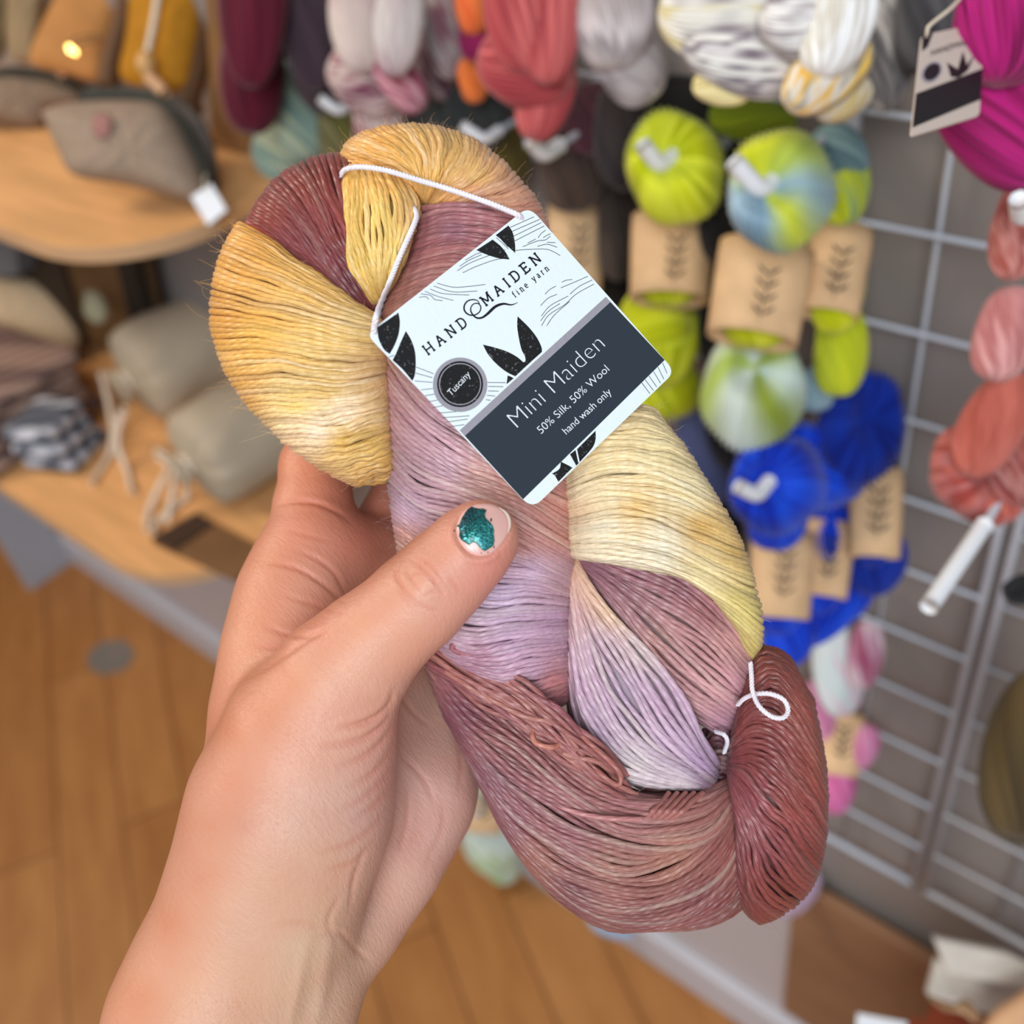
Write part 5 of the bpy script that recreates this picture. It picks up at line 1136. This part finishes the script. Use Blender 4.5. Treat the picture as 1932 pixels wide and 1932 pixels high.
# middle of the palm and index side
palm += chain([(560, 1600, .292, 150), (620, 1420, .305, 150), (680, 1280, .318, 140), (720, 1160, .328, 120)], 1.0)
palm += chain([(520, 1480, .284, 128), (524, 1340, .290, 112), (540, 1220, .296, 106), (560, 1120, .302, 98), (592, 1040, .307, 86)], 1.0)
palm += chain([(592, 1040, .307, 86), (650, 1066, .316, 88), (740, 1080, .326, 92), (820, 1140, .334, 96)], 1.0)
fingers = []
fingers.append(chain([(594, 1040, .308, 84), (591, 960, .312, 71), (598, 880, .318, 66), (650, 800, .330, 66), (740, 740, .338, 62), (830, 720, .336, 56)]))
fingers.append(chain([(712, 1070, .322, 66), (738, 990, .330, 62), (780, 900, .340, 66), (880, 830, .346, 62), (990, 820, .340, 56)]))
fingers.append(chain([(770, 1110, .330, 74), (850, 1030, .342, 68), (940, 980, .350, 64), (1060, 960, .346, 60), (1140, 970, .336, 54)]))
fingers.append(chain([(810, 1200, .330, 78), (900, 1150, .344, 64), (990, 1130, .350, 58), (1090, 1120, .344, 52), (1150, 1120, .336, 48)]))
thumb = chain([(586, 1370, .266, 150), (640, 1280, .262, 116), (700, 1213, .260, 95)])+chain([(700, 1213, .260, 95), (760, 1160, .257, 84), (800, 1123, .2555, 83)])+chain([(800, 1123, .2555, 83), (850, 1073, .2545, 78), (896, 1026, .2535, 70), (910, 1012, .2535, 64)])
def sd_cone(Pt, c):
    a, b, ra, rb, q = c
    s = np.array([1, 1, q]); pa = (Pt-a)*s; ba = (b-a)*s; h = np.clip((pa@ba)/(ba@ba), 0, 1)
    return np.linalg.norm(pa-h[..., None]*ba, axis=-1)-(ra+(rb-ra)*h)
def smin(a, b, k):
    h = np.clip(.5+.5*(b-a)/k, 0, 1); return b*(1-h)+a*h-k*h*(1-h)
def group(Pt, cs, k):
    d = sd_cone(Pt, cs[0])
    for c in cs[1:]: d = smin(d, sd_cone(Pt, c), k)
    return d
def hand_sdf(Pt):
    A = group(Pt, palm, .009)
    res = A
    fs = [smin(A, group(Pt, f_, .004), .003) for f_ in fingers]
    out = fs[0]
    for q in fs[1:]: out = np.minimum(out, q)
    out = smin(out, group(Pt, thumb, .005), .006)
    return out
cell = .0012
lo = np.array([-.125, -.205, -.375]); hi = np.array([.048, .045, -.222])
nx_, ny_, nz_ = [int(math.ceil(v)) for v in (hi-lo)/cell]
gx = lo[0]+cell*np.arange(nx_); gy = lo[1]+cell*np.arange(ny_); gz = lo[2]+cell*np.arange(nz_)
Fd = np.empty((nx_, ny_, nz_), np.float32)
for i in range(0, nx_, 16):
    X, Y_, Z = np.meshgrid(gx[i:i+16], gy, gz, indexing='ij'); Fd[i:i+16] = hand_sdf(np.stack([X, Y_, Z], -1))
def surface_nets(D):
    S_ = D < 0; nx, ny, nz = D.shape
    corners = [(0, 0, 0), (1, 0, 0), (0, 1, 0), (1, 1, 0), (0, 0, 1), (1, 0, 1), (0, 1, 1), (1, 1, 1)]
    cnt = np.zeros((nx-1, ny-1, nz-1), np.int8)
    for c in corners: cnt += S_[c[0]:nx-1+c[0], c[1]:ny-1+c[1], c[2]:nz-1+c[2]]
    act = (cnt > 0) & (cnt < 8); ids = np.full(act.shape, -1, np.int64); ci = np.argwhere(act); ids[act] = np.arange(len(ci))
    acc = np.zeros((len(ci), 3)); num = np.zeros(len(ci))
    for a in range(8):
        for b in range(a+1, 8):
            ca, cb = np.array(corners[a]), np.array(corners[b])
            if np.abs(ca-cb).sum() != 1: continue
            va = D[tuple((ci+ca).T)]; vb = D[tuple((ci+cb).T)]; cr = (va < 0) != (vb < 0)
            t = np.where(cr, va/(va-vb+1e-20), 0); p = ca+t[:, None]*(cb-ca); acc[cr] += p[cr]; num[cr] += 1
    V = ci+acc/num[:, None]; faces = []
    for ax in range(3):
        sl0 = [slice(None)]*3; sl1 = [slice(None)]*3; sl0[ax] = slice(0, -1); sl1[ax] = slice(1, None)
        cr = S_[tuple(sl0)] != S_[tuple(sl1)]; e = np.argwhere(cr); o1, o2 = [(1, 2), (2, 0), (0, 1)][ax]
        ok = (e[:, o1] > 0) & (e[:, o2] > 0) & (e[:, o1] < D.shape[o1]-1) & (e[:, o2] < D.shape[o2]-1); e = e[ok]
        def idx(d1, d2):
            q = e.copy(); q[:, o1] -= d1; q[:, o2] -= d2; return ids[tuple(q.T)]
        q = np.stack([idx(1, 1), idx(0, 1), idx(0, 0), idx(1, 0)], 1); neg = ~S_[tuple(e.T)]
        q[neg] = q[neg][:, ::-1]; faces.append(q)
    fc = np.vstack(faces); return V, fc[(fc >= 0).all(1)]
V, Fc = surface_nets(Fd)
V = lo+V*cell
# settle the points on the field
for _ in range(2):
    e = 4e-4; d0 = hand_sdf(V); gr = np.stack([hand_sdf(V+np.eye(3)[k]*e)-d0 for k in range(3)], -1)/e; gr /= np.linalg.norm(gr, axis=1, keepdims=True)+1e-9; V = V-gr*d0[:, None]*.8
o = mesh_obj('hand', V@R.T+O, Fc.astype(np.int32))
sm = o.modifiers.new('smooth', 'SMOOTH'); sm.factor = .5; sm.iterations = 4
sb = o.modifiers.new('sub', 'SUBSURF'); sb.levels = 1; sb.render_levels = 1
dg = bpy.context.evaluated_depsgraph_get(); me2 = bpy.data.meshes.new_from_object(o.evaluated_get(dg)); bpy.data.objects.remove(o)
nv = len(me2.vertices); co = np.empty(nv*3, np.float32); me2.vertices.foreach_get('co', co); co = co.reshape(-1, 3).astype(float)
no_ = np.empty(nv*3, np.float32); me2.vertices.foreach_get('normal', no_); no_ = no_.reshape(-1, 3).astype(float)
px_, py_, dd_ = proj(co); viewd = co-O; viewd /= np.linalg.norm(viewd, axis=1, keepdims=True); facing = np.clip(-(no_*viewd).sum(1)*1.4, 0, 1)
frontd = np.clip((.300-dd_)/.01, 0, 1)
disp = np.zeros(nv)
def polydist(pl, n=60):
    q = catmull(pl, n); best = np.full(nv, 1e9); tt = np.zeros(nv)
    bb = (px_ > q[:, 0].min()-60) & (px_ < q[:, 0].max()+60) & (py_ > q[:, 1].min()-60) & (py_ < q[:, 1].max()+60)
    ii = np.where(bb)[0]
    if len(ii):
        D = (px_[ii, None]-q[None, :, 0])**2+(py_[ii, None]-q[None, :, 1])**2; k = D.argmin(1); best[ii] = np.sqrt(D[np.arange(len(ii)), k]); tt[ii] = k/(n-1)
    return best, tt
redden = np.zeros(nv)
def crease(pl, depth_mm, sig, lip=.35, red=.5, k=.8):
    global disp, redden
    b, t = polydist(pl); env = np.clip(np.sin(np.pi*np.clip(t, .02, .98)), 0, 1)**.6; g_ = np.exp(-(b/sig)**2)*env*facing
    disp -= k*depth_mm*.001*g_; disp += .5*depth_mm*.001*lip*np.exp(-((b-2.4*sig)/(1.3*sig))**2)*env*facing; redden = np.maximum(redden, red*np.exp(-(b/(1.4*sig))**2)*env)
def bump_(x, y, sx, sy, ang, h):
    global disp
    c, s = math.cos(math.radians(ang)), math.sin(math.radians(ang)); u = ((px_-x)*c+(py_-y)*s)/sx; v = (-(px_-x)*s+(py_-y)*c)/sy
    disp += h*.001*np.exp(-(u*u+v*v))*facing
# thumb joint wrinkles
for pl, dm, sg in [([(752, 1066), (748, 1084), (762, 1110), (782, 1136), (800, 1150)], .42, 3.2), ([(770, 1054), (790, 1066), (812, 1086), (830, 1110), (838, 1128)], .40, 3.0), ([(784, 1050), (806, 1062), (826, 1082), (842, 1106)], .22, 2.6),
                   ([(764, 1072), (776, 1092), (792, 1112)], .25, 2.6), ([(776, 1092), (788, 1082), (800, 1084)], .2, 2.4), ([(800, 1124), (816, 1116), (828, 1120)], .22, 2.4), ([(748, 1110), (766, 1132), (788, 1158)], .18, 2.6), ([(842, 1090), (858, 1104), (868, 1122)], .15, 2.4), ([(790, 1140), (812, 1150), (830, 1150)], .18, 2.4)]: crease(pl, dm, sg, k=1.5, red=.7)
bump_(800, 1108, 30, 42, 45, .6)
# folds at the base of the thumb
for pl, dm, sg in [([(744, 1300), (734, 1330), (712, 1352), (680, 1366), (640, 1374)], 1.0, 5), ([(742, 1330), (724, 1366), (690, 1392), (650, 1404), (610, 1408)], .8, 5), ([(745, 1360), (722, 1398), (690, 1426), (640, 1446)], .55, 5), ([(744, 1400), (728, 1432), (700, 1462), (660, 1484)], .4, 5),
                   ([(742, 1440), (720, 1476), (680, 1510), (640, 1530)], .3, 5), ([(738, 1480), (710, 1516), (670, 1546)], .25, 5), ([(728, 1530), (694, 1570), (650, 1596), (600, 1610)], .3, 5), ([(706, 1590), (670, 1624), (620, 1642)], .3, 5)]: crease(pl, dm, sg, red=.6)
# index side creases
for pl, dm, sg in [([(520, 952), (560, 946), (600, 950), (640, 968), (660, 984)], .8, 4.5), ([(500, 1062), (540, 1066), (580, 1082), (620, 1110), (650, 1140)], .6, 4.5), ([(560, 1038), (600, 1056), (632, 1082), (652, 1120)], .45, 4), ([(500, 1180), (540, 1196), (580, 1200), (620, 1190)], .5, 5), ([(470, 1218), (520, 1222), (570, 1214)], .25, 5), ([(540, 1000), (580, 1010), (620, 1020)], .2, 4),
                   ([(440, 1290), (500, 1260), (560, 1220), (600, 1196)], .7, 6), ([(530, 1120), (590, 1140), (640, 1156)], .25, 4.5)]: crease(pl, dm, sg, red=.45)
# wrist and palm lines
for pl, dm, sg in [([(600, 1768), (640, 1760), (670, 1790), (700, 1816)], .5, 5), ([(520, 1750), (570, 1742), (620, 1752)], .2, 6), ([(748, 1300), (776, 1340), (812, 1372)], .3, 4), ([(752, 1420), (800, 1470), (822, 1520)], .3, 5), ([(770, 1490), (768, 1550), (752, 1610)], .35, 5), ([(690, 1600), (668, 1660), (660, 1720)], .5, 5), ([(640, 1690), (620, 1740), (636, 1780)], .35, 5),
                   ([(850, 1380), (870, 1430), (866, 1500)], .2, 5), ([(832, 1500), (836, 1560), (800, 1640)], .2, 6)]: crease(pl, dm, sg, red=.35)
bump_(610, 1850, 14, 90, 10, .7); bump_(560, 1870, 12, 80, 12, .4)     # wrist tendons
# bed of the thumb nail, sunk a little with a soft fold of skin round it
def nail_r():
    c, s = math.cos(math.radians(-38)), math.sin(math.radians(-38)); u = ((px_-912)*c+(py_-1000)*s)/54; v = (-(px_-912)*s+(py_-1000)*c)/47
    return (np.abs(u)**2.4+np.abs(v)**2.4)**(1/2.4)
nr = nail_r(); disp -= .0009*np.clip((1.04-nr)/.14, 0, 1)*facing; disp += .00035*np.exp(-((nr-1.14)/.09)**2)*facing*(px_ < 940)
no3 = no_; co2 = co+no3*disp[:, None]
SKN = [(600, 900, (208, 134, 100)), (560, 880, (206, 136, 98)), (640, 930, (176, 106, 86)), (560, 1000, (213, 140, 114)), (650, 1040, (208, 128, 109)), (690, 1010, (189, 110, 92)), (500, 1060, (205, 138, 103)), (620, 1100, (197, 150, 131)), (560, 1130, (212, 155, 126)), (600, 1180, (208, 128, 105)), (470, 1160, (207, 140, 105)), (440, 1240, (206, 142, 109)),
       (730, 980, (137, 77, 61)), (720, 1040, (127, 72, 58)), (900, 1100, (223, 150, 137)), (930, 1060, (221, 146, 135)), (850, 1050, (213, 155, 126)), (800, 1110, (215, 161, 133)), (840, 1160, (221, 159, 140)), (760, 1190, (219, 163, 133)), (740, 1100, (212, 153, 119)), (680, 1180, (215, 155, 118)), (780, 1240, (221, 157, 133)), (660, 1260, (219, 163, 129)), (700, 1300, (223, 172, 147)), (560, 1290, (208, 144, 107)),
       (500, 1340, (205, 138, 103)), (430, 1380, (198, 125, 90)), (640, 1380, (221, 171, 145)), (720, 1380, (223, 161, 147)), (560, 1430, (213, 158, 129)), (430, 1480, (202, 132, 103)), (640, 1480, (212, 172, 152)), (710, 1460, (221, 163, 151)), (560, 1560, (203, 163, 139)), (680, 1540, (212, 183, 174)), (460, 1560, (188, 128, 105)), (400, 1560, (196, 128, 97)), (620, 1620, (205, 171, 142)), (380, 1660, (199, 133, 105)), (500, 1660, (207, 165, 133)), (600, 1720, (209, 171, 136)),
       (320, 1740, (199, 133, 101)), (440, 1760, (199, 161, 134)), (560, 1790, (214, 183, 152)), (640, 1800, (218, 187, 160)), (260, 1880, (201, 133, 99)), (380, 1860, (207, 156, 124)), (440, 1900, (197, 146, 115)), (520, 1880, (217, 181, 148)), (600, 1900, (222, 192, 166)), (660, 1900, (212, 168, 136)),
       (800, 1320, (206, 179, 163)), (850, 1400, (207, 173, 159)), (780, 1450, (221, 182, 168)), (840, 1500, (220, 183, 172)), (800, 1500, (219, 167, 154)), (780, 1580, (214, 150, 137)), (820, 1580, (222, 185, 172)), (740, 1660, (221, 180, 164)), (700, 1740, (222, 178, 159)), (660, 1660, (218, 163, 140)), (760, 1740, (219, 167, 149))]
Cs = idw(px_, py_, SKN, 2.6, 55); grey = Cs.mean(1, keepdims=True)  # skin tone, with warm bounce at left and the finger hollow's shade painted in
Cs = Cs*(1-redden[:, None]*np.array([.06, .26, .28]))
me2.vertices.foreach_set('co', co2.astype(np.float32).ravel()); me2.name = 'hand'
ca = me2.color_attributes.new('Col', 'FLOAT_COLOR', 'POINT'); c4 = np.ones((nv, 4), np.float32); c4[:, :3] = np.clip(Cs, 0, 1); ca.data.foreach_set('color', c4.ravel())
me2.polygons.foreach_set('use_smooth', np.ones(len(me2.polygons), bool)); me2.update()
hand = bpy.data.objects.new('hand', me2); col.objects.link(hand)
tag(hand, 'left hand and wrist with chipped teal nail polish, thumb pressing the skein', 'hand')
def skin_mat():
    m, nt, b = newmat('skin', .43, .45); L = nt.links
    a = nt.nodes.new('ShaderNodeAttribute'); a.attribute_name = 'Col'
    tc = nt.nodes.new('ShaderNodeTexCoord')
    n1 = nt.nodes.new('ShaderNodeTexNoise'); n1.inputs['Scale'].default_value = 55; n1.inputs['Detail'].default_value = 4; L.new(tc.outputs['Object'], n1.inputs['Vector'])
    mr = nt.nodes.new('ShaderNodeValToRGB'); mr.color_ramp.elements[0].position = .35; mr.color_ramp.elements[1].position = .68; mr.color_ramp.elements[0].color = (.98, .90, .88, 1); mr.color_ramp.elements[1].color = (1.0, 1.0, 1.0, 1); L.new(n1.outputs[0], mr.inputs[0])
    mx = nt.nodes.new('ShaderNodeMix'); mx.data_type = 'RGBA'; mx.blend_type = 'MULTIPLY'; mx.inputs[0].default_value = 1; L.new(a.outputs['Color'], mx.inputs[6]); L.new(mr.outputs[0], mx.inputs[7]); L.new(mx.outputs[2], b.inputs['Base Color'])
    mp = nt.nodes.new('ShaderNodeMapping'); mp.inputs['Rotation'].default_value = (.4, .5, .7); mp.inputs['Scale'].default_value = (1, 3.2, 1); L.new(tc.outputs['Object'], mp.inputs[0])
    v1 = nt.nodes.new('ShaderNodeTexVoronoi'); v1.inputs['Scale'].default_value = 900; v1.feature = 'DISTANCE_TO_EDGE'; L.new(mp.outputs[0], v1.inputs['Vector'])
    n2 = nt.nodes.new('ShaderNodeTexNoise'); n2.inputs['Scale'].default_value = 380; n2.inputs['Detail'].default_value = 5; L.new(mp.outputs[0], n2.inputs['Vector'])
    b1 = nt.nodes.new('ShaderNodeBump'); b1.inputs['Strength'].default_value = .4; b1.inputs['Distance'].default_value = .0003; L.new(v1.outputs['Distance'], b1.inputs['Height'])
    b2 = nt.nodes.new('ShaderNodeBump'); b2.inputs['Strength'].default_value = .4; b2.inputs['Distance'].default_value = .0005; L.new(n2.outputs[0], b2.inputs['Height']); L.new(b1.outputs[0], b2.inputs['Normal']); L.new(b2.outputs[0], b.inputs['Normal'])
    b.inputs['Subsurface Weight'].default_value = .12; b.inputs['Subsurface Radius'].default_value = (1.0, .35, .2); b.inputs['Subsurface Scale'].default_value = .004
    b.inputs['Coat Weight'].default_value = .0
    return m
me2.materials.append(skin_mat())

# thumb nail and what is left of its polish, laid on the skin
bvh = BVHTree.FromObject(hand, bpy.context.evaluated_depsgraph_get())
def on_skin(x, y):
    d = ray(x, y); d = d/np.linalg.norm(d); h = bvh.ray_cast(Vector(tuple(O)), Vector(tuple(d)))
    return np.array(h[0]) if h[0] is not None else None
# the nail plate is a curved shell: fit a quadric to the skin depth around it and lift it slightly
nc = [on_skin(x, y) for x in range(874, 952, 6) for y in range(962, 1040, 6)]; nc = np.array([q for q in nc if q is not None]); ax_, ay_, ad_ = proj(nc)
def qb(x, y): x = (x-912)/50; y = (y-1000)/50; return np.stack([np.ones_like(x), x, y, x*x, x*y, y*y], -1)
cf, *_ = np.linalg.lstsq(qb(ax_, ay_), ad_, rcond=None)
def nail_pt(x, y, lift): return P(x, y, float((qb(np.array(float(x)), np.array(float(y)))@cf))-lift)
def shell(name, outline, lift, th, mat, parent, step=9, dome=0., smooth_out=True, sub=None):
    q = catmull(np.vstack([outline, outline[:1]]), len(outline)*4+1)[:-1] if smooth_out else np.array(outline, float)
    c = q.mean(0); V = []; f = []; n = len(q); rings = [1, .97, .88, .7, .45, .2]
    for r_ in rings:
        for p in q:
            z = c+(p-c)*r_; V.append(nail_pt(z[0], z[1], lift+dome*(1-r_**2)-(th if r_ == 1 else 0)))
    V.append(nail_pt(c[0], c[1], lift+dome))
    for i in range(len(rings)-1):
        for k in range(n): f.append((i*n+k, i*n+(k+1) % n, (i+1)*n+(k+1) % n, (i+1)*n+k))
    b_ = (len(rings)-1)*n
    for k in range(n): f.append((b_+k, b_+(k+1) % n, len(V)-1))
    oo = mesh_obj(name, V, f, mat); bm = bmesh.new(); bm.from_mesh(oo.data); bmesh.ops.recalc_face_normals(bm, faces=bm.faces)
    if bm.faces[len(bm.faces)//2].normal.dot(Vector(tuple(O-V[-1]))) < 0: bmesh.ops.reverse_faces(bm, faces=bm.faces)
    bm.to_mesh(oo.data); bm.free(); oo.parent = parent; return oo
def zn(x, y): return (780+x/8.05, 920+y/8.05)
M_NAIL = plain('nail_plate', (232, 182, 172), .22, .55, .06, 60)
nail = shell('thumb_nail', [zn(*p) for p in [(640, 650), (660, 540), (720, 400), (820, 300), (940, 250), (1080, 240), (1230, 262), (1360, 330), (1440, 440), (1466, 560), (1450, 680), (1390, 800), (1290, 920), (1180, 1010), (1060, 1046), (940, 1040), (820, 980), (730, 880), (670, 770)]], .0006, .0010, M_NAIL, hand, dome=.0004)
nail['label'] = 'pale thumb nail with worn edge'
ft = plain('nail_free_edge', (240, 224, 208), .3, .5, .05, 60)
def nail_strip(name, pts, w0, mat, lift):
    q = catmull([zn(*p) for p in pts], 30); T = np.gradient(q, axis=0); T /= np.linalg.norm(T, axis=1, keepdims=True); N = np.stack([-T[:, 1], T[:, 0]], 1); ww = w0*np.sin(np.linspace(.15, math.pi-.15, 30))
    V = [nail_pt(*(p+n_*w_/2), lift) for p, n_, w_ in zip(q, N, ww)]+[nail_pt(*(p-n_*w_/2), lift) for p, n_, w_ in zip(q, N, ww)]
    oo = mesh_obj(name, V, [(i, i+1, 31+i, 30+i) for i in range(29)], mat); oo.parent = nail; return oo
nail_strip('free_edge', [(1300, 300), (1400, 380), (1450, 480), (1458, 590), (1430, 700)], 5.5, ft, .0012)
def polish_mat():
    m, nt, b = newmat('teal_glitter_polish', .28, .5); L = nt.links; b.inputs['Metallic'].default_value = .55
    tc = nt.nodes.new('ShaderNodeTexCoord'); v = nt.nodes.new('ShaderNodeTexVoronoi'); v.inputs['Scale'].default_value = 4200; L.new(tc.outputs['Object'], v.inputs['Vector'])
    cr = nt.nodes.new('ShaderNodeValToRGB'); el = cr.color_ramp; el.elements[0].position = 0; el.elements[0].color = (*lin((18, 60, 66)), 1); el.elements[1].position = 1; el.elements[1].color = (*lin((130, 240, 236)), 1)
    e = el.elements.new(.45); e.color = (*lin((18, 112, 108)), 1); e = el.elements.new(.8); e.color = (*lin((30, 176, 184)), 1)
    sx = nt.nodes.new('ShaderNodeSeparateColor'); L.new(v.outputs['Color'], sx.inputs[0]); L.new(sx.outputs[0], cr.inputs[0])
    a = nt.nodes.new('ShaderNodeAttribute'); a.attribute_name = 'Col'; mx = nt.nodes.new('ShaderNodeMix'); mx.data_type = 'RGBA'; mx.blend_type = 'MULTIPLY'; mx.inputs[0].default_value = 1
    L.new(cr.outputs[0], mx.inputs[6]); L.new(a.outputs['Color'], mx.inputs[7]); L.new(mx.outputs[2], b.inputs['Base Color'])
    vm = nt.nodes.new('ShaderNodeVectorMath'); vm.operation = 'SUBTRACT'; vm.inputs[1].default_value = (.5, .5, .5); L.new(v.outputs['Color'], vm.inputs[0])
    sc_ = nt.nodes.new('ShaderNodeVectorMath'); sc_.operation = 'SCALE'; sc_.inputs['Scale'].default_value = .55; L.new(vm.outputs[0], sc_.inputs[0])
    ge = nt.nodes.new('ShaderNodeNewGeometry'); ad = nt.nodes.new('ShaderNodeVectorMath'); ad.operation = 'ADD'; L.new(ge.outputs['Normal'], ad.inputs[0]); L.new(sc_.outputs[0], ad.inputs[1])
    nn = nt.nodes.new('ShaderNodeVectorMath'); nn.operation = 'NORMALIZE'; L.new(ad.outputs[0], nn.inputs[0]); L.new(nn.outputs[0], b.inputs['Normal'])
    b.inputs['Coat Weight'].default_value = .5; b.inputs['Coat Roughness'].default_value = .15
    return m
pol = [(885, 285), (930, 305), (990, 318), (1060, 318), (1112, 340), (1086, 392), (1092, 452), (1140, 500), (1196, 560), (1226, 640), (1222, 700), (1232, 800), (1216, 880), (1160, 920), (1084, 966), (1030, 932), (985, 884), (950, 840), (900, 828), (846, 872), (790, 838), (726, 796), (690, 740), (702, 660), (690, 600), (652, 592), (700, 540), (735, 460), (790, 370), (830, 320)]
po = shell('nail_polish', [zn(*p) for p in pol], .00125, .0001, polish_mat(), nail, dome=.0004, smooth_out=False)
pc = np.array([v.co[:] for v in po.data.vertices]); ppx, ppy, _ = proj(pc)
cc = idw(ppx, ppy, [(*zn(1120, 720), (255, 255, 255)), (*zn(1180, 640), (255, 255, 255)), (*zn(1080, 880), (250, 255, 255)), (*zn(900, 600), (150, 190, 180)), (*zn(860, 760), (170, 215, 195)), (*zn(760, 500), (130, 120, 150)), (*zn(840, 360), (110, 90, 130)), (*zn(1020, 360), (140, 180, 175)), (*zn(720, 700), (150, 150, 160)), (*zn(1000, 520), (150, 200, 190))], 3)  # polish tint; its bright patch also paints in light the polish catches
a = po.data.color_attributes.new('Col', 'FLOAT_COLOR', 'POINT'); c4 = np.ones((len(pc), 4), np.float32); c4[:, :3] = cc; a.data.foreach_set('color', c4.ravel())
M_CHIP = plain('polish_chip', (48, 16, 26), .3, .5, .1, 60)
for x, y, s in [(1180, 490, 18), (622, 655, 12), (1222, 905, 12), (1130, 984, 9), (930, 955, 6), (1030, 996, 7)]:
    shell('polish_chip', [zn(x+s*math.cos(t)*.7, y+s*1.5*math.sin(t)) for t in np.linspace(0, 2*math.pi, 9)[:-1]], .0012, .0, M_CHIP, nail)
